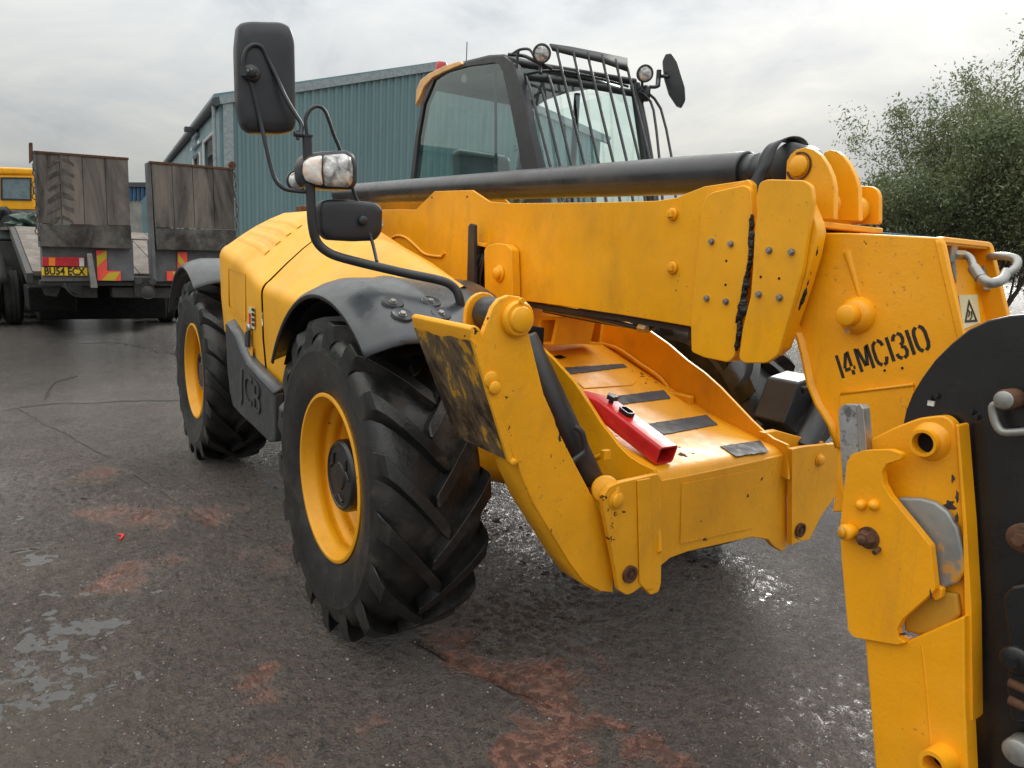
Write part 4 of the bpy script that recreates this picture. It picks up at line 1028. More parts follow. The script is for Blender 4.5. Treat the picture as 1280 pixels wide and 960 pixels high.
# ---------------------------------------------------------------- stabiliser leg (folded up)
XA = XF-.012
arm_o = [(570, 408), (578, 395), (592, 398), (600, 425), (612, 470), (640, 560), (668, 600), (700, 690), (722, 726), (746, 739), (768, 741), (764, 712), (748, 652), (725, 600), (702, 548), (690, 500), (680, 455), (670, 415), (666, 400)]
arm = [(598, 432), (603, 418), (610, 400), (616, 384), (624, 374), (636, 369), (650, 371), (660, 378), (664, 392), (661, 404), (660, 412), (667, 440), (673, 466), (680, 493), (690, 520), (703, 548), (718, 578), (735, 610), (750, 640), (762, 664), (767, 690), (767, 741), (750, 739), (730, 728), (712, 704), (694, 674), (668, 632), (652, 596), (640, 556), (618, 490)]
sa = xp(arm, XA, -.020, 'stabiliser_arm', 'yellow_worn', T, .004)
mb = MB(); pts = [X(u, v, XA-.01) for u, v in ((618, 490), (640, 556), (652, 596), (668, 632), (694, 674), (712, 704), (730, 728), (750, 739))]
rows = [[p, p+V((-.12, 0, 0))] for p in pts]; mb.grid(rows); obj('arm_web', mb, 'yellow_worn', sa, solid=.014)
xp([(598, 432), (616, 384), (636, 369), (660, 378), (660, 412), (680, 493), (718, 578), (762, 664), (767, 741), (730, 728), (668, 632), (640, 556)], XA-.12, -.018, 'arm_plate', 'yellow', sa, .004)
# rear ear and bush of the foot pivot
ear = [(562, 405), (566, 390), (574, 375), (584, 367), (594, 367), (600, 375), (604, 392), (603, 418), (598, 440), (580, 440)]
PC = X(645, 398, XA); 
mb = MB(); mb.cyl(PC+V((-.215, 0, .0)), PC+V((.034, 0, 0)), .036, 28, ch=.003); obj('foot_pin', mb, 'yellow_worn', sa)
mb = MB(); mb.lathe([(.050, .0), (.052, .014), (.046, .022)], PC, (1, 0, 0), 28, True); mb.cyl(PC+V((.018, -.0, .052)), PC+V((.030, 0, .052)), .008, 10); obj('pin_collar', mb, 'yellow_worn', sa)
mb = MB(); mb.cyl(PC+V((-.165, 0, 0)), PC+V((-.034, 0, 0)), .052, 30, ch=.008); obj('rubber_bush', mb, 'black_plastic', sa)
def ear_plate(dx, th, name='foot_ear'):
    pts = []; 
    for i in range(13):
        a = rad(-25+205*i/12); pts.append(PC+V((dx, .062*math.cos(a), .062*math.sin(a))))
    pts += [PC+V((dx, -.065, -.14)), PC+V((dx, -.02, -.16)), PC+V((dx, .045, -.07))]
    mb = MB(); mb.prism(pts, (th, 0, 0)); return obj(name, mb, 'yellow_worn', sa, .004)
ear_plate(-.175, -.018); 
# foot pad: sole faces outwards
XN = XA+.004; XFAR = XN-.36
nT, nB = X(589, 423, XN), X(645, 581, XN)
dv = (nB-nT).normalized(); nn = V((0, dv.z, -dv.y)); nn = nn if nn.y < 0 else -nn
pad_len = (nB-nT).length
def padpt(x, s, o=0): return V((x, nT.y, nT.z))+dv*s+nn*o
prof_p = [(.0, .0), (pad_len*.995, 0), (pad_len, -.004), (pad_len, -.024), (.03, -.03), (-.012, -.036), (-.026, -.026), (-.03, -.014), (-.026, -.004)]
tilt = lambda x: (XN-x)*-.03
mb = MB(); mb.prism([padpt(XN, s, o) for s, o in prof_p], (XFAR-XN, 0, 0)); fp = obj('foot_pad', mb, 'yellow_worn', sa, .004)
mb = MB(); rnd = random.Random(4); rows = []
for i in range(13):
    x = XN-.004-.352*i/12; rows.append([padpt(x, .012+rnd.uniform(-.006, .006), .0015), padpt(x, pad_len*.5, .0015), padpt(x, pad_len-.004, .0015)])
mb.grid(rows); obj('worn_sole', mb, 'pad', fp, flat=True)
# side gusset of the foot on the near face
xp([(589, 423), (600, 432), (607, 455), (614, 478), (622, 500), (630, 530), (640, 566), (646, 584), (636, 578), (612, 500)], XN+.004, -.014, 'foot_gusset', 'yellow_worn', fp, .003)
mb = MB(); c = X(617, 484, XN+.004); mb.cyl(c, c+EX*.014, .019, 20, ch=.004); c2 = X(613, 474, XN+.002); mb.cyl(c2, c2+EX*.008, .024, 20, ch=.003); obj('foot_stop', mb, 'yellow_worn', fp)
mb = MB(); c = X(641, 577, XN+.002); mb.cyl(c+V((-.02, 0, 0)), c+EX*.010, .011, 14, ch=.003); obj('hinge_knuckle', mb, 'yellow_worn', fp)
# hydraulic cylinder between leg and lug
mb = MB(); p0, p1 = X(676, 470, XF-.20), X(738, 602, XF-.09); mb.cyl(p0.lerp(p1, -.35), p1, .048, 26, ch=.004); cy = obj('stabiliser_cylinder', mb, 'black_plastic', T)
mb = MB(); mb.cyl(p1, X(752, 622, XF-.06), .022, 16); obj('cylinder_rod', mb, 'steel', cy)
mb = MB(); a, b_ = X(757, 612, XF-.10), X(757, 612, XF+.012); mb.cyl(a, b_, .046, 26, ch=.006); obj('cylinder_eye', mb, 'yellow_worn', T)
mb = MB(); mb.tube([X(718, 533, XF-.07), X(727, 540, XF-.055), X(731, 556, XF-.05), X(729, 566, XF-.05), X(713, 579, XF-.05), X(711, 590, XF-.06), X(717, 606, XF-.07)], .0095, 10); obj('hydraulic_pipe', mb, 'black_plastic', cy)
mb = MB(); mb.cyl(X(740, 575, .86), X(757, 568, .93), .010, 10); mb.box(X(757, 568, .93), (.02, .03, .03)); obj('hose_stud', mb, 'yellow', T)
# right hand stabiliser, folded beyond the deck
mb = MB(); mb.tube([V((.93, .60, .80)), V((.88, .85, 1.05)), V((.85, .98, 1.25))], .05, 16, 2); obj('stabiliser_cylinder', mb, 'black_plastic', T)
bx = [(988, 505), (998, 478), (1020, 470), (1045, 478), (1046, 540), (1030, 556), (1000, 550), (978, 530)]
xp(bx, .84, -.16, 'hose_guard', 'black_plastic', T, .012)
mb = MB(); mb.tube([X(1004, 490, .86), X(1006, 484, .90), X(1040, 498, .90), X(1040, 503, .86)], .008, 8, 3); obj('guard_handle', mb, 'black_plastic', T)
xp([(955, 541), (972, 538), (1000, 546), (1030, 552), (1030, 566), (960, 560)], .93, -.03, 'stabiliser_link', 'yellow', T, .005)

# ---------------------------------------------------------------- engine cover (pod)
def podrow(x):
    """outer profile from the bottom outer edge over the shoulder to the inner top"""
    def L(tab):
        for (x0, a), (x1, b_) in zip(tab, tab[1:]):
            if x <= x1: t = max(0, min(1, (x-x0)/(x1-x0))); return a+(b_-a)*t
        return tab[-1][1]
    yo = L([(-2.15, -1.06), (-2.08, -1.10), (-1.16, -1.10), (-1.13, -1.085), (-.7, -1.075), (-.3, -1.0), (.1, -.93), (.5, -.86)])
    zs = L([(-2.15, 1.40), (-2.08, 1.55), (-1.6, 1.49), (-1.16, 1.385), (-1.1, 1.375), (-.7, 1.35), (-.3, 1.37), (.1, 1.36), (.5, 1.27)])
    zc = L([(-2.15, 1.66), (-2.08, 1.76), (-1.6, 1.76), (-1.16, 1.68), (-.55, 1.60), (-.3, 1.56), (.07, 1.48), (.3, 1.42), (.5, 1.31)])
    zb = L([(-2.15, 1.02), (-2.05, 1.0), (-1.0, .84), (-.68, .86), (-.64, 1.1), (-.3, 1.30), (.1, 1.30), (.5, 1.18)])
    r = .085
    pts = [V((x, yo+.02, zb)), V((x, yo+.004, (zb*.6+zs*.4))), V((x, yo, zs-r))]
    slope = math.atan2(zc-zs-.03, .42)
    for i in range(1, 8):
        a = PI-(PI/2-slope)*i/7; pts.append(V((x, yo+r+r*math.cos(a), zs-r+r*math.sin(a))))
    end = pts[-1]
    for t in (.25, .5, .75, 1): q = end.lerp(V((x, -.70, zc)), t); q.z += .018*math.sin(PI*t); pts.append(q)
    k_ = max(0, min(1, (x+1.3)/1.5)); pts += [V((x, -.55, zc+.012-.10*k_)), V((x, -.44, zc-.20*k_)), V((x, -.42, zc-.35))]
    return pts
def pod(x0, x1, n, name):
    rows = [podrow(x0+(x1-x0)*i/n) for i in range(n+1)]; mb = MB(); mb.grid(rows)
    return obj(name, mb, 'yellow_plastic', T, angle=60)
hood = pod(-2.15, -1.150, 26, 'engine_hood'); pod(-1.138, .26, 32, 'engine_side_cover')
b = MB(); rr = podrow(-2.15); b.v = [tuple(p) for p in rr]; b.f = [tuple(range(len(rr)))]; obj('hood_end_panel', b, 'yellow_plastic', T)
# black strip set behind the seam to stand in for its shade
mb = MB(); rows = [[p+V((0, .012, -.012)) for p in podrow(-1.16)], [p+V((0, .012, -.012)) for p in podrow(-1.12)]]; mb.grid(rows); obj('seam_dark_strip', mb, 'matte_black', T)
# recessed panel, louvres and fastener on the long face
yo = -1.101
def side_patch(pix, off, th, name, mat, parent=hood, bevel=.002, rnd_=.01):
    pts = rpoly([Y(u, v, yo+off) for u, v in pix], rnd_); mb = MB(); mb.prism(pts, (0, th, 0)); return obj(name, mb, mat, parent, bevel)
mb = MB(); mb.ring(rpoly([Y(u, v, yo) for u, v in ((284, 333), (307, 342), (307, 402), (284, 385))], .02), rpoly([Y(u, v, yo) for u, v in ((286, 336), (305, 344), (305, 399), (286, 383))], .018), (0, -.0015, 0)); obj('pressed_panel', mb, 'yellow_plastic', hood, .003)
for i in range(4):
    y = -.985+.06*i; mb = MB(); pts = [V((-2.02, y, 0)), V((-1.45, y, 0))]
    def ztop(x, y):
        r_ = podrow(x)
        for a, b_ in zip(r_, r_[1:]):
            if a.y <= y <= b_.y: return a.z+(b_.z-a.z)*(y-a.y)/max(1e-6, b_.y-a.y)
        return r_[-2].z
    mb.grid([[V((x, y+dy, ztop(x, y+dy)+dz)) for dy, dz in ((-.018, .0), (-.010, .006), (.010, .006), (.018, .0))] for x in [-2.03+.05*k for k in range(13)]]); obj('hood_rib', mb, 'yellow_plastic', hood, angle=70)
side_patch([(311, 383), (318.5, 385), (318.5, 412), (311, 408)], -.0, -.003, 'white_label', 'sticker', rnd_=.003)
side_patch([(311, 391), (313.5, 392), (313.5, 408), (311, 407)], -.004, -.001, 'red_label_stripe', 'red_paint', rnd_=.001, bevel=0)
for k in range(4):
    side_patch([(314.6, 384.6+k*6.2), (318, 385.6+k*6.2), (318, 389.6+k*6.2), (314.6, 388.6+k*6.2)], -.004, -.001, 'label_print', 'ink', rnd_=.001, bevel=0)
mb = MB(); c = Y(313.5, 410, yo); mb.cyl(c, c+V((0, -.02, 0)), .022, 16, ch=.004); obj('hood_lock', mb, 'steel', hood)
side_patch([(309.5, 414), (313.5, 415), (313, 434), (309, 433)], -.004, -.014, 'hood_latch', 'black_plastic', rnd_=.004)
side_patch([(310, 432), (316, 434), (316, 446), (311, 441)], .0, -.002, 'latch_recess', 'yellow_plastic', rnd_=.01)
# forward lower panel beside the front wheel
mb = MB(); mb.prism([V((-.70, -1.085, .86)), V((-.50, -1.06, .83)), V((-.50, -1.06, 1.06)), V((-.70, -1.085, 1.12))], (0, .05, 0)); obj('sill_panel', mb, 'yellow', T, .01)
mb = MB(); mb.prism([V((-.49, -1.06, .83)), V((-.49, -1.06, 1.3)), V((-.49, -.4, 1.3)), V((-.49, -.4, .83))], (-.02, 0, 0)); obj('arch_bulkhead', mb, 'liner', T)
mb = MB(); mb.prism([V((-.7, -.56, .7)), V((.58, -.56, 1.0)), V((.58, -.56, 1.3)), V((-.7, -.56, 1.3))], (0, .02, 0)); obj('inner_arch', mb, 'liner', T)
# black skirt with raised lettering
sk = [(281, 404), (285, 405), (295, 421), (302, 440), (310, 456), (326, 474), (343, 492), (343, 552), (336, 553), (318, 535), (300, 518), (291, 508), (287, 490), (284, 462)]
skirt = yp(sk, -1.13, .05, 'side_skirt', 'skirt', T, .010)
se = Y(343, 492, -1.13); sb = Y(343, 552, -1.13)
mb = MB(); mb.prism([se+V((-.03, 0.002, -.012)), sb+V((-.03, 0.002, .0)), sb+V((-.03, .30, 0)), se+V((-.03, .30, -.012))], (.022, 0, 0)); obj('skirt_end', mb, 'skirt', skirt, .004)
mb = MB(); pts = [Y(u, v, -1.13) for u, v in ((285, 405), (295, 421), (302, 440), (310, 456), (326, 474), (343, 492))]; mb.grid([[p+V((0, -.006, .0)), p+V((0, .05, .028))] for p in pts]); obj('skirt_top_edge', mb, 'grey_plastic', skirt, solid=.016)
o_ = Y(312, 491, -1.137); d_ = (Y(338, 520, -1.137)-Y(290, 470, -1.137)).normalized()
obj('raised_lettering', text_mb('JCB', .24, .004, o_, d_, V((-d_.z, 0, d_.x)), 1.15), 'skirt', skirt, .002)

# ---------------------------------------------------------------- mudguards
def mudguard(xc, a0, a1, name='mudguard'):
    c = V((xc, 0, R0)); rows = []
    for i in range(33):
        a = rad(a0+(a1-a0)*i/32); ca, sa_ = math.cos(a), math.sin(a)
        fl = .0; row = []
        for y, r in ((-1.205, .715), (-1.208, .728), (-1.196, .742), (-1.13, .775), (-1.08, .790), (-.95, .794), (-.925, .802), (-.90, .795), (-.72, .795), (-.60, .795)):
            # top is flattened
            rr = r; row.append(c+V((rr*ca, y, rr*sa_)))
        rows.append(row)
    mb = MB(); mb.grid(rows); return obj(name, mb, 'fender', T, angle=50, solid=.008)
fd = mudguard(.06, 148, 50); 
def on_guard(u, v, r=.797):
    d = Vector(ray(u, v)); c = Vector(CAM); t = .5
    while t < 5:
        q = c+d*t
        if math.hypot(q.x-.06, q.z-R0) < r: return q
        t += .004
    return q
for (u, v) in ((491, 379), (538, 378), (503, 394), (551, 393)):
    q = on_guard(u, v); n_ = V((q.x-.06, 0, q.z-R0)).normalized(); mb = MB(); mb.lathe([(.040, -.002), (.036, .007), (.030, .004), (.0, .003)], q, n_, 24); w_ = obj('dimple_washer', mb, 'black_plastic', fd)
    hexbolt(q+n_*.002, n_, .011, .012, w_)
mb = MB(); rows = [[V((.06+.705*math.cos(rad(a)), y, R0+.705*math.sin(rad(a)))) for y in (-1.16, -.6)] for a in range(52, 149, 8)]; mb.grid(rows); obj('arch_liner', mb, 'liner', fd)
fr_ = mudguard(-2.72, 150, 55)
# ---------------------------------------------------------------- boom
YB, YB2 = -.22, .14
bo = [(470, 262), (505, 262), (520, 262), (543, 239), (590, 237.5), (612, 252), (640, 254), (740, 253), (820, 251), (845, 247), (862, 240), (880, 233), (934, 225), (936, 260), (920, 452), (905, 448), (862, 408), (780, 394), (700, 382), (640, 374), (600, 368), (560, 362), (480, 352), (440, 340), (420, 270)]
boom = yp(bo, YB, .014, 'outer_boom', 'yellow', T, .003)
L0, L1 = Y(470, 262, YB), Y(868, 252, YB)
def bz(pt, y): return V((pt.x, y, pt.z))
top_a, top_b = Y(440, 264, YB), Y(870, 252, YB); bot_a, bot_b = Y(440, 340, YB), Y(905, 412, YB)
mb = MB(); mb.prism([q_+V((0, .0145, 0)) for q_ in (top_a+EZ*-.004, top_b+EZ*-.004, top_b+EZ*-.02, top_a+EZ*-.02)], (0, YB2-YB-.016, 0)); obj('boom_top_plate', mb, 'yellow', boom, .003)
mb = MB(); b1 = Y(862, 408, YB); b0 = Y(560, 362, YB); bm1 = V((1.30, 0, b1.z+(b1.z-b0.z)/(b1.x-b0.x)*(1.30-b1.x)))
mb.prism([V((b0.x-1.6, YB+.014, b0.z+.0)), V((b0.x, YB+.014, b0.z+.004)), V((1.2, YB+.014, b1.z+.008)), V((1.2, YB+.014, b1.z+.024)), V((b0.x, YB+.014, b0.z+.02)), V((b0.x-1.6, YB+.014, b0.z+.016))], (0, YB2-YB-.014, 0)); obj('boom_bottom_plate', mb, 'yellow', boom, .003)
mb = MB(); mb.prism([V((-2.6, YB2, 1.82)), V((1.1, YB2, 1.80)), V((1.3, YB2, 1.86)), V((1.3, YB2, 1.36)), V((-2.6, YB2, 1.34))], (0, .014, 0)); obj('boom_far_side', mb, 'yellow', boom, .003)
# strip of the far plate showing above, clear of the black tube
yp([(615, 241), (632, 250), (640, 258), (600, 262), (500, 262), (460, 262), (462, 256), (500, 243)], YB+.30, .012, 'boom_far_plate', 'yellow', boom, .002)
for (u, v) in ((540, 247), (584, 246)):
    mb = MB(); c = Y(u, v, YB); mb.cyl(c+V((0, -.001, 0)), c+V((0, .004, 0)), .006, 10); obj('bolt_hole', mb, 'matte_black', boom)
for (u, v) in ((842, 268), (842, 335)):
    c = Y(u, v, YB); mb = MB(); mb.cyl(c, c+V((0, -.014, 0)), .022, 18, ch=.004); mb.box(c+V((0, -.018, 0)), (.026, .014, .020)); mb.cyl(c+V((0, -.024, 0)), c+V((0, -.027, 0)), .004, 8); obj('wear_pad_adjuster', mb, 'yellow', boom, .002)
# underside channel and pipe run
yp([(640, 375), (700, 383), (780, 395), (862, 408), (862, 416), (780, 402), (700, 390), (645, 382)], YB+.03, .012, 'hose_tray', 'trailer_dark', boom, .002)
for i, dy in enumerate((.05, .09, .13)):
    mb = MB(); mb.tube([Y(680, 386+i, YB+dy), Y(740, 396+i*2, YB+dy), Y(790, 408, YB+dy), Y(812, 411, YB+dy), Y(822, 404, YB+dy), Y(838, 407, YB+dy), Y(880, 412, YB+dy)], .010, 8); obj('hydraulic_pipe', mb, 'galv' if i == 1 else 'black_plastic', boom)
mb = MB(); c = Y(804, 411, YB+.03); mb.cyl(c+V((-.02, 0, .002)), c+V((.02, 0, 0)), .016, 6); obj('pipe_union', mb, 'galv', boom)
# wear-pad cover plates at the mouth of the outer boom
p1 = [(882, 246), (890, 240), (930, 231), (938, 236), (940, 270), (934, 330), (928, 400), (918, 446), (910, 453), (880, 447), (864, 440), (863, 400), (870, 330), (876, 262)]
cp1 = yp(p1, YB-.022, .020, 'wear_pad_plate', 'yellow', boom, .004, .012)
# rib
p1b = [(915, 232), (934, 224), (940, 230), (941, 260), (936, 330), (930, 400), (922, 440), (912, 452), (904, 452), (915, 330)]
yp(p1b, YB-.003, .05, 'mouth_rib', 'yellow', boom, .004)
p2 = [(949, 228), (958, 224), (1004, 225), (1014, 232), (1016, 250), (1008, 300), (1002, 340), (985, 400), (972, 444), (958, 454), (930, 454), (923, 448), (928, 410), (938, 370), (941, 330), (943, 290), (946, 262), (944, 250)]
cp2 = yp(p2, YB-.046, .020, 'wear_pad_plate', 'yellow', boom, .004, .012)
yp([(1004, 240), (1019, 276), (1022, 290), (1016, 320), (1004, 360), (992, 396), (978, 436), (966, 446), (985, 380), (1002, 320)], YB-.026, .045, 'mouth_frame', 'yellow', boom, .004)
for plate, y_, pts in ((cp1, YB-.022, ((890, 302), (914, 305), (884, 373), (908, 377))), (cp2, YB-.046, ((962, 313), (990, 315), (949, 368), (975, 372)))):
    for u, v in pts: hexbolt(Y(u, v, y_), (0, -1, 0), .0085, .012, plate)
    for u, v in ((pts[0][0]+18 if y_ > -.25 else 951, 326 if y_ > -.25 else 346), (907 if y_ > -.25 else 974, 356 if y_ > -.25 else 348)):
        mb = MB(); c = Y(u, v, y_); mb.cyl(c+V((0, -.0015, 0)), c+V((0, .003, 0)), .004, 8); obj('bolt_hole', mb, 'matte_black', plate)
# grease squeezed out along the joints
def grease(path, w, seed, y):
    """smear of grease: a low ragged bead with slowly changing width"""
    rnd = random.Random(seed); mb = MB(); L = []
    for a, b_ in zip(path, path[1:]):
        n = max(2, int(math.dist(a, b_)/1.2)); L += [(a[0]+(b_[0]-a[0])*i/n, a[1]+(b_[1]-a[1])*i/n) for i in range(n)]
    rows = []; ph = [rnd.uniform(0, 6) for _ in range(8)]
    for i, (u, v) in enumerate(L):
        e_ = min(1, i/5, (len(L)-1-i)/5)
        wl = w*e_*(.45+.5*(.5+.5*math.sin(i*.19+ph[0]))**2+.35*(.5+.5*math.sin(i*.53+ph[1]))+.12*rnd.random())
        wr = w*e_*(.45+.7*(.5+.5*math.sin(i*.13+ph[2]))**3+.35*(.5+.5*math.sin(i*.61+ph[3]))+.12*rnd.random())
        c = Y(u, v, y)
        rows.append([c+V((-wl, .002, 0)), c+V((-wl*.6, -.006, 0)), c+V((-wl*.1, -.009-.003*rnd.random(), 0)), c+V((wr*.5, -.006, 0)), c+V((wr, .002, 0))])
    mb.grid(rows); return obj('grease_bead', mb, 'grease', boom, angle=80)
grease([(941, 268), (938, 300), (940, 315), (934, 345), (929, 370), (927, 385), (924, 410), (921, 440)], .011, 1, YB-.024)
grease([(933, 360), (929, 372), (927, 388), (921, 405)], .016, 5, YB-.027)
grease([(1020, 302), (1016, 318), (1010, 345), (1004, 365), (996, 392)], .009, 2, YB-.012)
# cylinder lugs on top of the mouth
la = [(982, 276), (982, 224), (983, 202), (988, 193), (995, 187), (1007, 184), (1017, 187), (1026, 194), (1034, 206), (1040, 220), (1043, 236), (1042, 274)]
lugA = yp(la, -.165, .022, 'cylinder_lug', 'yellow', boom, .003)
lb = [(1030, 190), (1038, 187), (1046, 189), (1054, 195), (1062, 206), (1069, 220), (1073, 235), (1074, 276), (1030, 276), (1022, 230)]
yp(lb, -.02, .022, 'cylinder_lug', 'yellow', boom, .003)
yp([(1060, 236), (1073, 232), (1090, 233), (1097, 238), (1099, 246), (1099, 280), (1060, 280)], .10, .02, 'mouth_side_plate', 'yellow', boom, .003, .01)
for (u, v, y_) in ((1020, 255, -.14), (1050, 258, .0), (1076, 262, .06)):
    c = Y(u, v, y_); mb = MB(); mb.cyl(c+V((-.05, 0, 0)), c+V((.015, 0, 0)), .036, 22, ch=.012); obj('pipe_boss', mb, 'yellow', boom)
c = Y(999, 208, -.165); mb = MB(); mb.cyl(c+V((0, .02, 0)), c+V((0, -.012, 0)), .031, 28, ch=.003); obj('cylinder_pin', mb, 'yellow', lugA)
mb = MB(); mb.lathe([(.037, 0), (.042, .0), (.042, .004), (.037, .004), (.037, 0)], c+V((0, -.001, 0)), (0, -1, 0), 28, a0=rad(20), a1=rad(290)); obj('circlip', mb, 'rust', lugA)
e0, e1 = Y(1013, 276.5, -.20), Y(1100, 281, .12)
mb = MB(); z0 = e0.z; mb.prism([V((e0.x-.16, -.20, z0-.0)), V((e0.x+.035, -.20, z0-.0)), V((e0.x+.035, .13, z0-.0)), V((e0.x-.16, .13, z0))], (0, 0, -.018)); obj('mouth_top_plate', mb, 'yellow_worn', boom, .004)
xm = e0.x
mb = MB(); ro = rpoly([V((xm, -.215, z0-.006)), V((xm, .135, z0-.006)), V((xm, .135, 1.36)), V((xm, -.215, 1.36))], .03, 5); ri = rpoly([V((xm, -.195, z0-.014)), V((xm, .115, z0-.014)), V((xm, .115, 1.38)), V((xm, -.195, 1.38))], .025, 5); mb.ring(ro, ri, (-.12, 0, 0)); obj('mouth_collar', mb, 'yellow', boom, .003)
mb = MB(); mb.bb((xm-.14, -.19, 1.668), (xm-.012, .11, z0-.020)); obj('dark_gap_filler', mb, 'grease', boom, .003)  # black block standing in for the dark gap under the top plate
# pin boss on the boom side with open hose pocket behind it
xx = yp([(605, 312), (610, 306), (620, 304), (632, 305), (639, 312), (641, 372), (636, 376), (606, 372)], YB-.05, .045, 'pivot_plate', 'yellow', T, .004, .01)
pin(Y(625, 342, YB-.05), (0, -1, 0), .026, .030, xx, collar=1.5)
pk = [(591, 303), (606, 305), (606, 366), (590, 366)]
yp(pk, YB-.004, .002, 'hose_pocket', 'matte_black', T, 0)
yp([(592, 302), (606, 304), (606, 309), (592, 306)], YB-.04, .035, 'pocket_rim', 'yellow', T, .003)
for i, (u0, u1) in enumerate(((594, 597), (598, 601), (601, 604))):
    mb = MB(); mb.tube([Y(u0, 362, YB-.012), Y(u0-1, 340+i*4, YB-.02), Y(u1, 328, YB-.02), Y(u1+3, 318, YB-.01)], .007, 8); obj('hose', mb, 'black_plastic', T)
mb = MB(); mb.prism(rpoly([Y(u, v, YB-.06) for u, v in ((585, 283), (588, 279), (592.5, 281), (592.5, 362), (589, 372), (583, 368))], .006), (0, .02, 0)); obj('marker_bar', mb, 'black_plastic', T, .003)
# raised weld outline on the boom root
mb = MB(); mb.tube([Y(482, 303, YB-.003), Y(495, 295, YB-.003), Y(507, 297, YB-.003), Y(519, 307, YB-.003), Y(532, 318, YB-.003), Y(552, 321, YB-.003)], .008, 8); mb.tube([Y(552, 321, YB-.003), Y(556, 316, YB-.003)], .008, 8); obj('weld_bead', mb, 'yellow', boom)
# big black ram above the boom
t0, t1 = (Y(450, 228, -.07)+Y(450, 255, -.07))/2, (Y(945, 190, -.07)+Y(925, 240, -.07))/2
d_ = (t1-t0).normalized(); rt_ = .069
mb = MB(); mb.cyl(t0-d_*.4, t1, rt_, 40, ch=.004); ram = obj('boom_ram', mb, 'tube_black', T, angle=30)
mb = MB(); mb.lathe([(.050, 0), (.058, .01), (.060, .05), (.050, .06), (.050, .11), (.058, .125), (.058, .17), (.03, .19)], t1-d_*.004, d_, 32, True); obj('ram_gland', mb, 'black_plastic', ram)
cc_ = Y(999, 208, -.07); 
mb = MB(); mb.cyl(V((cc_.x, -.135, cc_.z)), V((cc_.x, -.03, cc_.z)), .066, 30, ch=.006); obj('ram_eye', mb, 'black_plastic', ram)
mb = MB(); mb.cyl(V((cc_.x+.02, -.02, cc_.z-.01)), V((cc_.x+.02, .08, cc_.z-.01)), .05, 24); obj('ram_pin', mb, 'black_plastic', ram)
# flat black strap looping over the ram end
pts = [Y(945, 252, -.20), Y(943, 236, -.20), Y(948, 222, -.195), Y(955, 208, -.19), Y(960, 192, -.18), Y(968, 180, -.165), Y(978, 174.5, -.14), Y(990, 174.5, -.11), Y(998, 179, -.09), Y(1002, 186, -.08)]
mb = MB(); sp_ = []
for i in range(len(pts)-1):
    for j in range(4):
        t = j/4; a, b_, c_, e_ = pts[max(i-1, 0)], pts[i], pts[i+1], pts[min(i+2, len(pts)-1)]
        sp_.append(.5*((2*b_)+(c_-a)*t+(2*a-5*b_+4*c_-e_)*t*t+(3*b_-a-3*c_+e_)*t**3))
mb.grid([[p+V((-.022, -.006, -.006)), p+V((.022, .006, .006))] for p in sp_]); obj('rubber_strap', mb, 'black_plastic', ram, solid=.004)

# ---------------------------------------------------------------- boom head (nose)
YH, YH2 = -.18, .10
hd = [(1024, 291), (1060, 291), (1120, 294), (1176, 297), (1181, 306), (1188, 340), (1196, 375), (1203, 412), (1200, 440), (1150, 560), (1060, 640), (1040, 640), (1046, 600), (1046, 560), (1036, 530), (1020, 505), (1010, 480), (1004, 450), (998, 425), (990, 408), (985, 402), (994, 380), (1006, 350), (1016, 318)]
head = yp(hd, YH, .014, 'boom_head', 'yellow_brush', T, .005)
tl, tr_ = Y(1024, 291, YH), Y(1176, 297, YH)
mb = MB(); mb.prism([tl+V((-.3, .014, -.002)), tr_+V((0, .014, -.002)), tr_+V((0, .014, -.018)), tl+V((-.3, .014, -.018))], (0, YH2-YH-.028, 0)); obj('head_top_plate', mb, 'yellow_brush', head, .004)
mb = MB(); mb.prism([V((tl.x-.1, YH2-.014, tl.z)), V((tr_.x, YH2-.014, tr_.z)), V((tr_.x+.10, YH2-.014, 1.38)), V((tr_.x+.04, YH2-.014, 1.0)), V((tr_.x-.32, YH2-.014, .9)), V((tl.x-.1, YH2-.014, 1.38))], (0, .014, 0)); obj('head_far_side', mb, 'yellow_brush', head, .004)
# flanges: left edge and the lower step
def strip(pix, y, w, name, solid=.012, mat='yellow_brush', parent=head, yoff=0):
    pts = [Y(u, v, y) for u, v in pix]; mb = MB(); mb.grid([[p, p+V((0, w, 0))] for p in pts]); return obj(name, mb, mat, parent, solid=solid)
strip([(985, 402), (990, 408), (998, 425), (1004, 450), (1010, 480), (1020, 505), (1036, 530), (1046, 560)], YH-.022, .20, 'head_flange')
strip([(1050, 492), (1090, 487), (1140, 481)], YH-.012, .012, 'head_step', .008)
yp([(1050, 492), (1140, 481), (1150, 560), (1060, 640), (1046, 600), (1046, 560), (1046, 540)], YH-.010, .010, 'head_lower_plate', 'yellow_brush', head, .003)
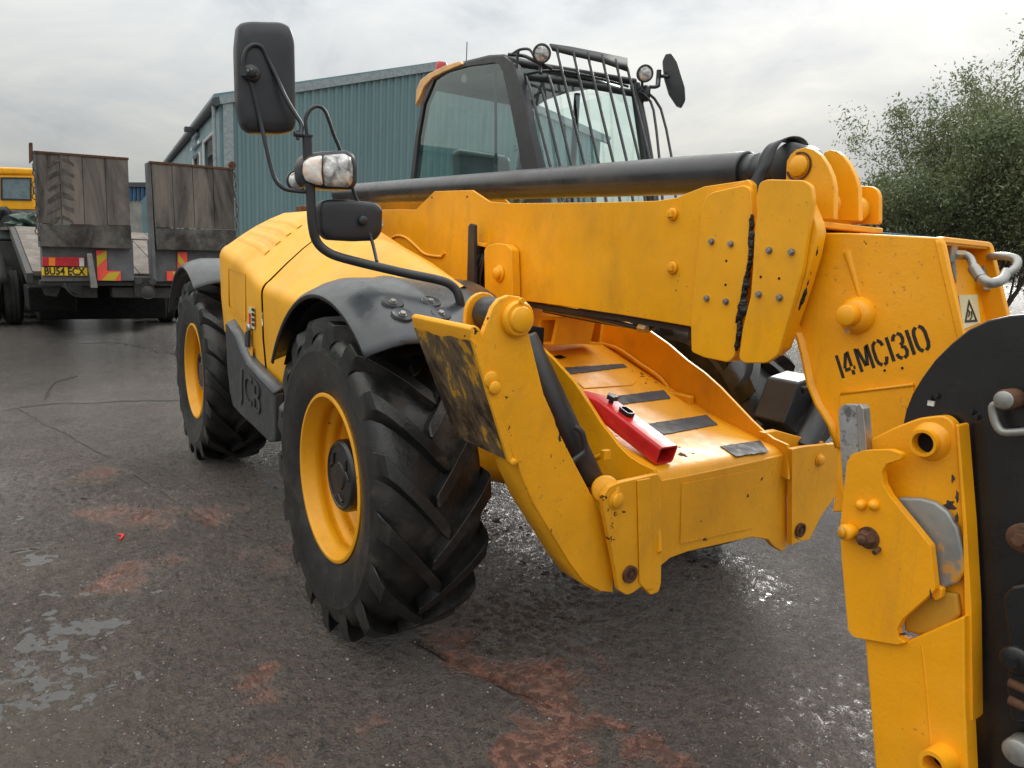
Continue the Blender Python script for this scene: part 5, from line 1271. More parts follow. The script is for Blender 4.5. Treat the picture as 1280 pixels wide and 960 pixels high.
# front frame with hose window
P_tl, P_tr = tr_, Y(1240, 300, YH)
xf0, zf0 = tr_.x, tr_.z; q2 = Y(1203, 412, YH)
YHr = YH-.003
def ff(yv, z, o=0): t = (zf0-z)/(zf0-q2.z); return V((xf0+(q2.x-xf0)*t+o, yv, z))
fo = rpoly([ff(YHr, zf0+.003, .003), ff(YH2+.003, zf0+.003, .003), ff(YH2+.003, 1.30, .003), ff(YHr, 1.30, .003)], .02); fi = rpoly([ff(YH+.012, zf0-.012), ff(YH2-.012, zf0-.012), ff(YH2-.012, 1.32), ff(YH+.012, 1.32)], .015)
mb = MB(); mb.ring(fo, fi, (-.02, 0, 0)); obj('head_front_rim', mb, 'yellow_brush', head, .004)
mb = MB(); mb.prism([ff(YH+.01, zf0-.01, -.055), ff(YH2-.01, zf0-.01, -.055), ff(YH2-.01, 1.30, -.055), ff(YH+.01, 1.30, -.055)], (-.01, 0, 0)); fpn = obj('head_front_plate', mb, 'yellow_brush', head)
def fpt(u, v, o=0):
    n_ = V((zf0-q2.z, 0, q2.x-xf0)).normalized(); return PLN(u, v, ff(0, zf0, -.054+o), n_)
mb = MB(); mb.prism([fpt(*q) for q in ((1180, 306), (1186, 306), (1192, 340), (1192, 362), (1183, 330))], (.002, 0, 0)); obj('hose_slot', mb, 'matte_black', fpn)
mb = MB(); mb.prism(rrect(fpt(1224, 316), V((0, 1, 0)), V((0, 0, 1)), .025, .04, .012), (.003, 0, 0)); obj('hose_slot', mb, 'matte_black', fpn)
mb = MB(); mb.prism([fpt(u, v, .001) for u, v in ((1198, 369), (1221, 368), (1225, 403), (1204, 411))], (.0015, 0, 0)); stk = obj('warning_sticker', mb, 'sticker', fpn)
tri = [fpt(u, v, .0035) for u, v in ((1211, 374), (1222, 402), (1206, 403))]; ct = (tri[0]+tri[1]+tri[2])/3; tri2 = [ct+(p-ct)*.72 for p in tri]
mb = MB(); mb.ring(tri, tri2, (.001, 0, 0)); obj('warning_triangle', mb, 'ink', stk)
mb = MB(); mb.tube([fpt(1210, 387, .005), fpt(1212, 391, .005), fpt(1211, 396, .005)], .0016, 5); mb.tube([fpt(1214, 389, .005), fpt(1215, 396, .005), fpt(1213, 399, .005)], .0016, 5); obj('warning_symbol', mb, 'ink', stk)
# hydraulic elbows and hose
def nut(c, axis, r, h, parent=head): mb = MB(); mb.lathe([(r, 0), (r, h)], c, axis, 6, True); return obj('hose_union', mb, 'galv', parent, .002, flat=True)
h0 = fpt(1188, 317, .03); mb = MB(); mb.box(h0, (.02, .03, .045)); mb.prism([fpt(1184, 325, .01), fpt(1190, 325, .01), fpt(1192, 355, .01)], (.01, 0, 0)); obj('hose_bracket', mb, 'galv', head, .003)
nut(fpt(1191, 318, .03), (.35, 1, 0), .0135, .035)
pth = [fpt(1200, 318, .035), fpt(1208, 319, .05), fpt(1214, 325, .06), fpt(1217, 335, .07), fpt(1226, 348, .09), fpt(1238, 354, .11), fpt(1252, 350, .12), fpt(1258, 340, .12)]
mb = MB(); mb.tube(pth[:4], .0095, 12); mb.tube(pth[3:5], .0145, 8, 1); mb.tube(pth[4:], .013, 12); obj('hydraulic_hose', mb, 'hose', head)
nut(fpt(1229, 321, .02), (.45, 1, 0), .015, .03)
mb = MB(); mb.tube([fpt(1238, 321, .05), fpt(1250, 320, .09), fpt(1262, 321, .12), fpt(1271, 325, .14), fpt(1270, 334, .14), fpt(1260, 342, .125)], .0105, 12); obj('hydraulic_hose', mb, 'hose', head)
mb = MB(); mb.prism([fpt(1226, 313, .02), fpt(1233, 313, .02), fpt(1236, 364, .02), fpt(1228, 362, .02)], (.008, 0, 0)); obj('hose_bracket', mb, 'galv', head, .002)
# big pin and gusset on the head side
pb = Y(1072, 394, YH); mb = MB(); mb.lathe([(.052, 0), (.050, .012), (.040, .026), (.036, .030)], pb, (0, -1, 0), 32, True); bs_ = obj('pin_boss', mb, 'yellow_brush', head)
mb = MB(); c = pb+V((0, -.028, 0)); mb.cyl(c, c+V((0, -.035, 0)), .029, 28, ch=.003); obj('head_pin', mb, 'yellow_brush', bs_)
mb = MB(); c = pb+V((-.004, -.02, -.045)); mb.lathe([(.010, 0), (.010, .012)], c, (0, -1, 0), 6, True); obj('grease_nipple', mb, 'galv', bs_)
mb = MB(); mb.tube([Y(1060, 315, YH+.004), Y(1067, 340, YH+.004), Y(1075, 370, YH+.004)], lambda t: .013*(1-.5*t), 8); obj('weld_rib', mb, 'yellow_brush', head)
for (u, v) in ((1106, 463), (1128, 460)):
    mb = MB(); c = Y(u, v, YH); mb.cyl(c+V((0, -.0015, 0)), c+V((0, .003, 0)), .0035, 8); obj('bolt_hole', mb, 'matte_black', head)
# stencilled number
def stencil():
    W = .62
    G_ = {'1': (.12, [[(.06, 1), (.06, 0)]]),
          '4': (.66, [[(.42, 1), (.42, .36)], [(.42, .20), (.42, 0)], [(.32, .96), (.02, .36)], [(.0, .28), (.34, .28)], [(.50, .28), (.62, .28)]]),
          'M': (.80, [[(.06, 0), (.06, 1)], [(.17, .95), (.38, .18)], [(.46, .18), (.66, .95)], [(.74, 1), (.74, .0)]]),
          'C': (.66, [[(.58, .74), (.54, .88), (.42, .98), (.36, 1)], [(.26, .99), (.1, .88), (.04, .7), (.04, .3), (.1, .12), (.26, .01)], [(.36, 0), (.5, .04), (.58, .2), (.59, .28)]]),
          '3': (.62, [[(.04, .76), (.1, .9), (.24, .99)], [(.34, 1), (.5, .92), (.55, .76), (.5, .6), (.34, .53)], [(.34, .47), (.52, .4), (.57, .24), (.5, .08), (.34, 0)], [(.24, .01), (.08, .1), (.03, .24)]]),
          '0': (.66, [[(.25, .98), (.1, .88), (.04, .7), (.04, .3), (.1, .12), (.25, .02)], [(.39, .98), (.54, .88), (.6, .7), (.6, .3), (.54, .12), (.39, .02)]])}
    A = Y(1053, 473, YH-.0008); B = Y(1165, 436, YH-.0008); ux = (B-A).normalized(); uz = V((-ux.z, 0, ux.x)); Hh = (Y(1098, 431, YH)-Y(1103, 462, YH)).length
    seq = '14MC1310'; tot = sum(G_[c][0] for c in seq)+.17*(len(seq)-1); k = (B-A).length/tot; x = 0; mb = MB()
    th = .185
    for ch in seq:
        w, strokes = G_[ch]
        for s_ in strokes:
            pts = [A+ux*((x+q[0])*k)+uz*(q[1]*Hh) for q in s_]; rows = []
            for i, p in enumerate(pts):
                d = (pts[min(i+1, len(pts)-1)]-pts[max(i-1, 0)]).normalized(); n_ = V((-d.z, 0, d.x))*(th*k/2*1.0); rows.append([p+n_, p-n_])
            mb.grid(rows)
        x += w+.17
    obj('stencilled_number', mb, 'ink', head, flat=True, fix=False)
stencil()

# ---------------------------------------------------------------- quick hitch carriage at the right edge
YC = -.50
cb = [(1058, 578), (1064, 568), (1080, 563), (1112, 562), (1126, 567), (1127, 574), (1120, 576), (1108, 580), (1102, 590), (1104, 605), (1112, 620), (1130, 642), (1148, 664), (1163, 683), (1169, 737), (1155, 750), (1140, 763), (1127, 775), (1121, 787), (1123, 797), (1132, 804), (1120, 806), (1068, 797), (1060, 788), (1052, 700), (1050, 660)]
carr = yp(cb, YC, .022, 'hitch_side_plate', 'yellow_brush', T, .0028, .005)
yp([(1080, 790), (1130, 803), (1205, 770), (1206, 880), (1212, 1010), (1098, 1010)], YC+.012, .05, 'hitch_post', 'yellow_brush', T, .005)
bk = [(1080, 562), (1086, 550), (1120, 533), (1150, 522), (1180, 519), (1192, 528), (1196, 545), (1204, 650), (1206, 800), (1150, 800), (1100, 640)]
yp(bk, YC+.055, .03, 'hitch_back_plate', 'yellow_brush', T, .005, .012)
yp([(1194, 530), (1198, 532), (1208, 655), (1214, 760), (1216, 900), (1212, 905), (1205, 760), (1203, 660)], YC+.035, .05, 'hitch_edge_flange', 'yellow_brush', T, .003)
c = Y(1163, 552, YC+.055); mb = MB(); mb.pipe(c+V((0, -.035, 0)), c+V((0, .03, 0)), .0300, .0235, 32); mb.lathe([(.044, 0), (.036, -.010), (.030, -.016)], c, (0, 1, 0), 30); obj('locking_tube', mb, 'yellow_brush', T)
mb = MB(); mb.cyl(c+V((0, -.008, 0)), c+V((0, -.004, 0)), .0236, 20); obj('tube_dark_disc', mb, 'matte_black', T)  # black disc stands in for the shade inside the tube
c = Y(1181, 946, YC+.012); mb = MB(); mb.pipe(c+V((0, -.055, 0)), c+V((0, .0, 0)), .030, .021, 28); obj('locking_tube', mb, 'yellow_brush', T); mb = MB(); mb.cyl(c+V((0, -.01, 0)), c+V((0, -.008, 0)), .021, 20); obj('tube_dark_disc', mb, 'matte_black', T)  # lower tube gets the same black disc as interior shade
# grey casting held between the plates
cst = [(1120, 622), (1150, 623), (1168, 628), (1184, 640), (1196, 660), (1203, 690), (1205, 716), (1196, 730), (1178, 736), (1172, 730), (1165, 690), (1150, 664), (1130, 640)]
yp(cst, YC+.032, .02, 'hook_casting', 'galv', T, .008)
yp([(1125, 745), (1165, 738), (1196, 742), (1200, 770), (1180, 790), (1150, 795), (1130, 790)], YC+.04, .02, 'hook_heel', 'yellow_dirty', T, .008)
mb = MB(); mb.tube([Y(1152, 806, YC+.0125), Y(1158, 860, YC+.0125), Y(1166, 960, YC+.0125)], .0025, 6); obj('weld_seam', mb, 'yellow_brush', T)
yp([(1161, 740), (1170, 732), (1178, 736), (1176, 748), (1168, 752)], YC+.02, .02, 'spacer_lug', 'yellow_brush', T, .004)
# upright steel bar
lv = yp([(1048, 518), (1050, 508), (1056, 505), (1070, 506), (1072, 514), (1074, 590), (1060, 600), (1056, 620), (1053, 600)], YC+.035, .028, 'locking_bar', 'bar_steel', T, .004, .008)
yp([(1070, 507), (1075, 505), (1079, 511), (1084, 572), (1076, 576), (1073, 560)], YC+.030, .030, 'locking_bar_face', 'steel', lv, .002)
# studs and nipples
for (u, v) in ((1077, 631), (1093, 631)): c = Y(u, v, YC); mb = MB(); mb.lathe([(.013, 0), (.012, .008), (.007, .015), (.0, .017)], c, (0, -1, 0), 18); obj('rivet_head', mb, 'yellow_brush', carr)
c = Y(1067, 664, YC); mb = MB(); mb.cyl(c, c+V((-.006, -.034, 0)), .019, 22, ch=.004); obj('lock_pin', mb, 'yellow_brush', carr); mb = MB(); mb.cyl(c+V((-.006, -.034, 0)), c+V((-.010, -.042, 0)), .013, 16, ch=.003); obj('pin_end', mb, 'galv', carr)
c = Y(1086, 672, YC); mb = MB(); mb.lathe([(.026, 0), (.026, .005)], c, (0, -1, 0), 24, True); mb.lathe([(.020, .005), (.020, .022), (.016, .028)], c, (0, -1, 0), 6, True); mb.cyl(c, c+V((0, -.038, 0)), .010, 14, ch=.002); obj('lock_nut', mb, 'rust', carr)
c = Y(1099, 686, YC); mb = MB(); mb.cyl(c, c+V((0, -.02, -.006)), .006, 10); obj('grease_nipple', mb, 'rust', carr)
# black carriage plate
bp = [(1128, 531), (1132, 512), (1140, 492), (1152, 472), (1168, 450), (1188, 430), (1210, 412), (1235, 400), (1262, 394), (1330, 388), (1500, 380), (1500, 1100), (1216, 1010), (1216, 960), (1212, 800), (1204, 640), (1196, 530), (1170, 525), (1140, 530)]
bpl = yp(bp, -.405, .03, 'carriage_plate', 'black_paint', T, .005)
c = Y(1269, 498, -.405); mb = MB(); mb.cyl(c, c+V((0, -.05, 0)), .022, 24, ch=.004); obj('shackle_boss', mb, 'rust', bpl)
mb = MB(); mb.cyl(c+V((0, -.05, 0)), c+V((0, -.058, 0)), .019, 24, ch=.003); obj('shackle_boss_face', mb, 'hose', bpl)
mb = MB(); mb.tube([Y(u, v, -.44) for u, v in ((1256, 504), (1243, 506), (1241, 514), (1245, 530), (1254, 540), (1275, 540), (1310, 536))], .0085, 10); obj('shackle', mb, 'hose', bpl)
for (u, v) in ((1222, 521), (1216, 515), (1164, 497), (1172, 495)): hexbolt(Y(u, v, -.405), (0, -1, 0), .006, .010, bpl, 'black_paint')
mb = MB(); mb.box(Y(1164, 504, -.407), (.014, .006, .012)); obj('paint_window', mb, 'white', bpl)
gb = [(1252, 745), (1262, 732), (1290, 728), (1400, 730), (1400, 900), (1262, 905), (1256, 860), (1258, 800)]
bb_ = yp(gb, -.45, .045, 'lock_housing', 'black_paint', T, .01)
for (u, v, r_) in ((1272, 824, .030), (1281, 672, .030)):
    c = Y(u, v, -.45); mb = MB(); mb.lathe([(r_, 0), (r_, .012), (r_*.8, .018)], c, (0, -1, 0), 26, True); mb.lathe([(r_*.42, .018), (r_*.42, .034)], c, (0, -1, 0), 6, True); obj('pivot_bolt', mb, 'black_paint' if v > 700 else 'rust', bb_)
for k, v in enumerate((862, 884)):
    c = Y(1282, v, -.452); mb = MB(); mb.cyl(c+V((-.03, 0, 0)), c+V((.06, 0, 0)), .010, 12); obj('locking_rod', mb, 'rust', bb_)
c = Y(1272, 940, -.46); mb = MB(); mb.cyl(c+V((0, .04, 0)), c+V((0, -.01, 0)), .028, 20, ch=.005); obj('lower_pin', mb, 'hose', bb_)
yp([(1200, 640), (1206, 640), (1217, 830), (1217, 860), (1206, 862), (1204, 800)], YC+.10, .012, 'inner_web', 'yellow_brush', T, .002)
# carriage cross body behind (gives the hitch its depth)
mb = MB(); mb.bb((1.92, -.37, .45), (2.03, .42, .60)); mb.bb((1.92, -.37, 1.0), (2.02, .42, 1.12)); mb.bb((1.93, .39, .40), (2.12, .42, 1.45)); obj('carriage_crossbar', mb, 'black_paint', T, .008)

# ---------------------------------------------------------------- mirror mast, mirrors, work lamps
def xt(pix, x): return [X(u, v, x) for u, v in pix]
base = X(575, 372, .40)
mpts = [X(576, 384, .40), X(574, 372, .40), X(568, 360, .39), X(552, 351, .37), (X(500, 340, .28)), X(430, 323, .16), X(408, 314, .13), X(396, 302, .12), X(391, 285, .12), X(389, 262, .12), X(388, 238, .12), X(385, 205, .12), X(384, 170, .12)]
mb = MB(); mb.tube(mpts[:-1], .0165, 14, 4); mst = obj('mirror_arm', mb, 'black_plastic', T)
mb = MB(); a, b_ = X(385, 208, .12), X(384, 171, .12); mb.cyl(a, b_, .017, 18); mb.cyl(b_, b_+(b_-a).normalized()*.006, .021, 16); obj('mast_sleeve', mb, 'black_plastic', mst)
mb = MB(); mb.tube([X(384, 168, .12), X(382, 150, .12), X(387, 138, .12), X(396, 133, .12), X(405, 137, .12), X(411, 150, .12), X(417, 168, .115), X(425, 187, .11), X(436, 220, .11), X(444, 245, .11), X(455, 270, .11), X(466, 305, .13), X(471, 327, .19)], .0065, 10); obj('lamp_stay', mb, 'black_plastic', mst)
lp_ = [X(388, 240, .11), X(372, 239, .10), X(356, 236, .09), X(345, 226, .08), X(339, 210, .07), X(332, 180, .06), X(325, 150, .05), X(318, 120, .05), X(313, 100, .05)]
mb = MB(); mb.tube(lp_, .0075, 10); obj('mirror_stay', mb, 'black_plastic', mst)
mb = MB(); mb.tube([X(305, 90, .05), X(304, 75, .05), X(308, 62, .05), X(317, 56, .05), X(327, 59, .05), X(334, 72, .05), X(345, 95, .06), X(357, 122, .08), X(370, 144, .10), X(377, 156, .11), X(376, 167, .12)], .0075, 10); obj('mirror_stay', mb, 'black_plastic', mst)
mb = MB(); q = X(372, 168, .12); mb.cyl(q+V((0, -.012, 0)), q+V((0, .014, 0)), .010, 10); mb.cyl(q+V((0, 0, .012)), q+V((0, 0, -.02)), .006, 8); obj('clamp_bolt', mb, 'black_plastic', mst)
def shell(pix, x, depth, name, mat, parent, face=None, dome=.0, r=.05, tiltdir=None):
    """closed rounded housing: outline on plane x, domed towards +x, flat glass behind"""
    pts = rpoly([X(u, v, x) for u, v in pix], r, 6); c = sum(pts, V((0, 0, 0)))/len(pts); n = len(pts)
    rings = []
    for k, (s, dx) in enumerate(((1, -depth*.55), (1.0, 0), (.985, depth*.25), (.94, depth*.38), (.75, depth*.46), (.35, depth*.5))):
        rings.append([c+(p-c)*s+EX*dx for p in pts])
    mb = MB(); vs = [p for r_ in rings for p in r_]; fs = [tuple(range(n))[::-1]]
    for k in range(len(rings)-1):
        for i in range(n): j = (i+1) % n; fs.append((k*n+i, k*n+j, (k+1)*n+j, (k+1)*n+i))
    fs.append(tuple((len(rings)-1)*n+i for i in range(n))); mb.add(vs, fs)
    return obj(name, mb, mat, parent, angle=50), c
big, bc = shell([(297, 30), (310, 27), (350, 28), (362, 34), (367, 50), (369, 155), (365, 165), (350, 168), (312, 166), (302, 158), (296, 130), (294, 60)], .02, .055, 'wing_mirror', 'black_plastic', mst, r=.02)
mb = MB(); q = X(314, 92, .05); mb.cyl(q+V((-.02, 0, 0)), q+V((.02, 0, 0)), .028, 24, ch=.006); mb.cyl(q+V((0, -.02, 0)), q+V((.02, -.03, 0)), .016, 16); mb.cyl(q+V((.02, 0, .0)), q+V((.035, -.01, 0)), .018, 18, ch=.004); obj('mirror_ball_joint', mb, 'black_plastic', big)
for dz, dy in ((.006, -.008), (-.006, .006), (.0, -.02)): mb = MB(); mb.cyl(q+V((.03, dy, dz)), q+V((.039, dy, dz)), .0035, 6); obj('screw', mb, 'bolt', big)
mb = MB(); mb.prism([c_ for c_ in rpoly([X(u, v, .02)+V((-.032, 0, 0)) for u, v in ((301, 35), (362, 36), (364, 160), (304, 160))], .02)], (-.003, 0, 0)); obj('mirror_glass', mb, 'window', big)
sm, sc_ = shell([(400, 252), (410, 249), (440, 250), (470, 254), (477, 262), (476, 290), (468, 301), (440, 302), (408, 300), (399, 290), (398, 262)], .10, .05, 'wing_mirror', 'black_plastic', mst, r=.015)
mb = MB(); q = X(452, 276, .12); mb.cyl(q+V((-.01, 0, 0)), q+V((.022, 0, 0)), .018, 18, ch=.004); obj('mirror_ball_joint', mb, 'black_plastic', sm)
# headlamp with indicator
hl, hc = shell([(374, 204), (380, 194), (395, 190), (430, 188), (440, 194), (443, 208), (443, 230), (438, 238), (400, 237), (380, 232), (374, 222)], .10, .10, 'headlamp', 'black_plastic', mst, r=.015)
def lensp(pix, x, name, mat, b=.006):
    pts = rpoly([X(u, v, x) for u, v in pix], .008, 4); c = sum(pts, V((0, 0, 0)))/len(pts); mb = MB(); n = len(pts)
    rings = [[p for p in pts], [c+(p-c)*.97+EX*.010 for p in pts], [c+(p-c)*.7+EX*.018 for p in pts], [c+(p-c)*.3+EX*.021 for p in pts]]
    fs = [(k*n+i, k*n+(i+1) % n, (k+1)*n+(i+1) % n, (k+1)*n+i) for k in range(3) for i in range(n)]+[tuple(3*n+i for i in range(n))]
    mb.add([p for r_ in rings for p in r_], fs); return obj(name, mb, mat, hl, angle=60)
lensp([(404, 194), (430, 192), (438, 197), (440, 210), (440, 228), (436, 234), (405, 233), (403, 215)], .148, 'headlamp_lens', 'lens')
lensp([(379, 203), (386, 197), (402, 194), (401, 215), (403, 232), (392, 230), (382, 226), (378, 216)], .148, 'indicator_lens', 'indicator')
q = X(371, 226, .02); mb = MB(); mb.lathe([(.0, .022), (.02, .02), (.030, .012), (.032, 0), (.028, -.03), (.01, -.045)], q, (1, 0, 0), 24); sl = obj('side_lamp', mb, 'lens', mst)
mb = MB(); mb.lathe([(.034, .004), (.034, -.012)], q, (1, 0, 0), 24, False); obj('lamp_rim', mb, 'black_plastic', sl, solid=.004)

# things on the pod top near the mast
mb = MB(); q = V((-1.35, -.62, 1.74)); mb.lathe([(.05, -.02), (.06, 0), (.06, .03), (.04, .05), (0, .055)], q, EZ, 20); obj('filler_cap', mb, 'black_plastic', T)
for k in range(3):
    q = V((-.95+.09*k, -.62, 1.66-.012*k)); mb = MB(); mb.tube([q, q+V((0, 0, .04)), q+V((.03, 0, .06)), q+V((.05, 0, .03))], .016, 8); obj('lifting_eye', mb, 'galv', T)
mb = MB(); q = V((-2.0, -.55, 1.76)); mb.bb(tuple(q+V((-.06, -.08, 0))), tuple(q+V((.06, .1, .05)))); obj('hinge_block', mb, 'rust', T, .01)
mb = MB(); q = V((-1.7, -.45, 1.79)); mb.bb(tuple(q+V((-.1, -.1, -.02))), tuple(q+V((.12, .1, .03)))); obj('hood_hinge', mb, 'yellow', T, .01)

# ---------------------------------------------------------------- cab
YA = .28
outer = [(505, 330), (513, 221), (519, 170), (527, 127), (535, 105), (550, 92), (574, 80), (611, 71), (630, 70), (642, 80), (650, 105), (655, 124), (664, 170), (674, 210), (690, 330)]
inner = [(516, 322), (517.5, 221), (523, 170), (530, 130), (542.5, 100), (556, 91), (583, 83), (617.5, 78.5), (624, 80), (628, 88), (632, 105), (637, 128), (645, 170), (653, 211), (668, 322)]
mb = MB(); mb.ring([Y(u, v, YA) for u, v in outer], [Y(u, v, YA) for u, v in inner], (0, .05, 0)); cabf = obj('cab_side_frame', mb, 'black_plastic', T, .010)
mb = MB(); mb.add([Y(u, v, YA+.012) for u, v in inner], [tuple(range(len(inner)))])
_a = sum((V(mb.v[i-1]).cross(V(mb.v[i])) for i in range(len(mb.v))), V((0, 0, 0)))
if _a.y > 0: mb.f = [f[::-1] for f in mb.f]
sg = obj('side_window', mb, 'glass', cabf, flat=True, fix=False)
# sand coloured roof edge trim
tr1 = [(519, 132), (520, 112), (525, 100), (535, 92), (555, 82), (574, 76), (578, 80), (556, 89), (540, 97), (530, 108), (524, 122)]
mb = MB(); mb.prism([Y(u, v, YA-.012) for u, v in tr1], (0, .06, 0)); obj('roof_edge_trim', mb, 'cream_trim', cabf, .006)
# corners of the windscreen
TL, BL = Y(642, 82, YA+.03), Y(690, 300, YA+.03)
TLb = Y(674, 212, YA+.03)
TR, BR = Y(794, 106, 1.18), Y(822, 300, 1.18)
def ws(s, t, o=0):
    a, b_ = TL.lerp(TR, s), BL.lerp(BR, s); n_ = (TR-TL).cross(BL-TL).normalized(); n_ = n_ if n_.x > 0 else -n_
    return a.lerp(b_, t)+n_*o
mb = MB(); mb.grid([[ws(s/10, t/8) for s in range(11)] for t in range(9)])
_a, _b, _c = [V(mb.v[i]) for i in mb.f[0][:3]]
if (_b-_a).cross(_c-_a).x < 0: mb.f = [f[::-1] for f in mb.f]
wsn = obj('windscreen', mb, 'glass_front', cabf, angle=80, fix=False)
mb = MB(); mb.tube([ws(1, 0), ws(1, .5), ws(1, 1)], .034, 12, 2); obj('front_pillar', mb, 'black_plastic', cabf)
mb = MB(); mb.tube([ws(0, -.02), ws(.25, -.02), ws(.5, -.02), ws(.75, -.02), ws(1, -.02)], .022, 12, 2); obj('roof_header', mb, 'black_plastic', cabf)
mb = MB(); mb.tube([ws(.0, .06), ws(.5, .05), ws(1, .06)], .022, 8, 3); obj('blind_rail', mb, 'black_plastic', cabf)
# other sides, roof, rear, base
rb = Y(527, 127, YA); rbx = Y(516, 260, YA).x; rtx = Y(535, 105, YA)
roofz = Y(600, 74, YA).z
mb = MB()
rp_ = [Y(u, v, YA+.02) for u, v in ((535, 105), (550, 92), (574, 80), (611, 71), (630, 70), (640, 78))]
mb.grid([[p, p+V((0, .3, .0)), p+V((0, .6, .0)), p+V((0, .90, -.02))] for p in rp_]); obj('cab_roof', mb, 'black_plastic', cabf, solid=.02, angle=60)
yb = 1.18
mb = MB(); mb.tube([V((rb.x, yb, rb.z)), V((rbx, yb, 1.9)), V((rbx-.02, yb, 1.3))], .03, 10, 2); obj('rear_pillar', mb, 'black_plastic', cabf)
mb = MB(); mb.tube([V((rtx.x, YA+.03, rtx.z)), V((rtx.x, yb, rtx.z))], .035, 10, 1); obj('rear_header', mb, 'black_plastic', cabf)
mb = MB(); mb.add([V((rb.x+.02, yb, rb.z)), V((TR.x, yb, TR.z)), V((BR.x, yb, 1.5)), V((rbx, yb, 1.5))], [(3, 2, 1, 0)]); obj('door_window', mb, 'glass_front', cabf, flat=True, fix=False)
mb = MB(); mb.tube([V((-1.5, yb, 2.7)), V((-1.5, yb, 1.4))], .022, 8, 1); obj('door_pillar', mb, 'black_plastic', cabf)
mb = MB(); mb.add([V((rbx, YA+.05, 1.72)), V((rbx, yb, 1.72)), V((rb.x, yb, rb.z)), V((rb.x, YA+.05, rb.z))], [(0, 1, 2, 3)]); obj('rear_window', mb, 'glass_front', cabf, flat=True, fix=False)
mb = MB(); mb.bb((rbx-.03, YA+.03, 1.05), (BR.x+.25, yb+.03, 1.55)); obj('cab_base', mb, 'black_plastic', cabf, .02)
mb = MB(); mb.bb((rbx-.03, YA+.03, 1.5), (rbx+.03, yb+.02, 1.72)); obj('rear_panel', mb, 'black_plastic', cabf, .01)
# interior
mb = MB(); mb.bb((-1.98, .50, 1.62), (-1.48, .98, 1.74)); st_ = obj('seat', mb, 'black_plastic', T, .04)
mb = MB(); mb.prism([V((-2.0, .50, 1.7)), V((-1.88, .50, 1.7)), V((-1.98, .50, 2.30)), V((-2.10, .50, 2.30))], (0, .48, 0)); obj('seat_back', mb, 'grey_plastic', st_, .05)
mb = MB(); mb.tube([(-1.0, .75, 1.5), (-1.15, .75, 1.75), (-1.22, .75, 1.85)], .035, 10, 1)
sw = [V((-1.23, .75, 1.87))+V((.12*math.cos(a)*.45, .18*math.sin(a), .18*math.cos(a)*.6)) for a in [2*PI*i/20 for i in range(20)]]; mb.tube(sw, .014, 8, 1, True); obj('steering_column', mb, 'black_plastic', T)
mb = MB(); mb.bb((-1.15, .35, 1.5), (-.95, 1.12, 1.82)); obj('dashboard', mb, 'black_plastic', T, .04)
# sun visor strip and wiper behind the side glass
mb = MB(); mb.tube([Y(619, 86, YA+.03), Y(619.5, 130, YA+.03), Y(620, 205, YA+.03)], .009, 8, 1); wp = obj('wiper_arm', mb, 'black_plastic', cabf)
mb = MB(); mb.box(Y(617, 86, YA+.03), (.16, .03, .04)); obj('wiper_motor', mb, 'black_plastic', wp, .008)
mb = MB(); q = Y(579, 97, YA+.06); mb.cyl(q, q+V((0, .02, 0)), .03, 18, ch=.004); obj('roof_speaker', mb, 'white', cabf)
# guard over the windscreen
bars = [((658, 97), (688, 208), (702, 262)), ((677, 112), (700, 207), (712, 262)), ((686, 96), (714, 205), (726, 262)), ((695, 58), (730, 203), (744, 262)), ((716, 63), (748, 202), (760, 262)), ((734, 66), (766, 200), (777, 262)), ((752, 69), (783, 199), (793, 262)), ((769, 74), (799, 199), (808, 262)), ((784, 84), (812, 198), (820, 262))]
ysb = [.30, .40, .46, .52, .65, .78, .91, 1.04, 1.16]
gn = (TR-TL).cross(BL-TL).normalized(); gn = gn if gn.x > 0 else -gn
def gp(u, v, o=.10): return PLN(u, v, TL+gn*o, gn)
gm = MB(); rows = [[gp(*a), gp(*b_)] for a, b_ in (((687, 55), (691, 63)), ((714, 59), (718, 70)), ((750, 66), (753, 78)), ((784, 73), (784, 89)))]
gm.grid(rows); gd = obj('screen_guard', gm, 'black_paint', T, solid=.010)
for i, (a, b_, c_) in enumerate(bars):
    mb = MB()
    if i < 3: mb.tube([gp(a[0], a[1]+2, .0), gp(*a, .05), gp((a[0]*3+b_[0])/4+1, (a[1]*3+b_[1])/4, .10), gp(*b_), gp(*c_)], .0085, 8, 3)
    else: mb.tube([gp(*a), gp(*b_), gp(*c_)], .0085, 8, 1)
    obj('guard_bar', mb, 'black_plastic', gd)
mb = MB(); mb.tube([gp(652, 94, .02), gp(690, 88, .08), gp(735, 95, .09), gp(785, 108, .04)], .008, 8, 3); obj('guard_rail', mb, 'black_paint', gd)
mb = MB(); mb.tube([gp(700, 262, .10), gp(820, 262, .10)], .010, 8, 1); obj('guard_rail', mb, 'black_paint', gd)
for pp, o_ in (((((799, 114), (809, 122), (817, 138), (824, 196), (829, 262))), .06), ((((812, 118), (826, 136), (839, 194), (846, 262))), .06)):
    mb = MB(); mb.tube([gp(*q, o_) for q in pp], .0085, 8, 2); obj('guard_bar', mb, 'black_plastic', gd)
mb = MB(); mb.tube([Y(795, 110, 1.18), Y(800, 130, 1.18), Y(812, 196, 1.18), Y(820, 262, 1.18)], .024, 8, 2); obj('side_rail', mb, 'black_plastic', gd)
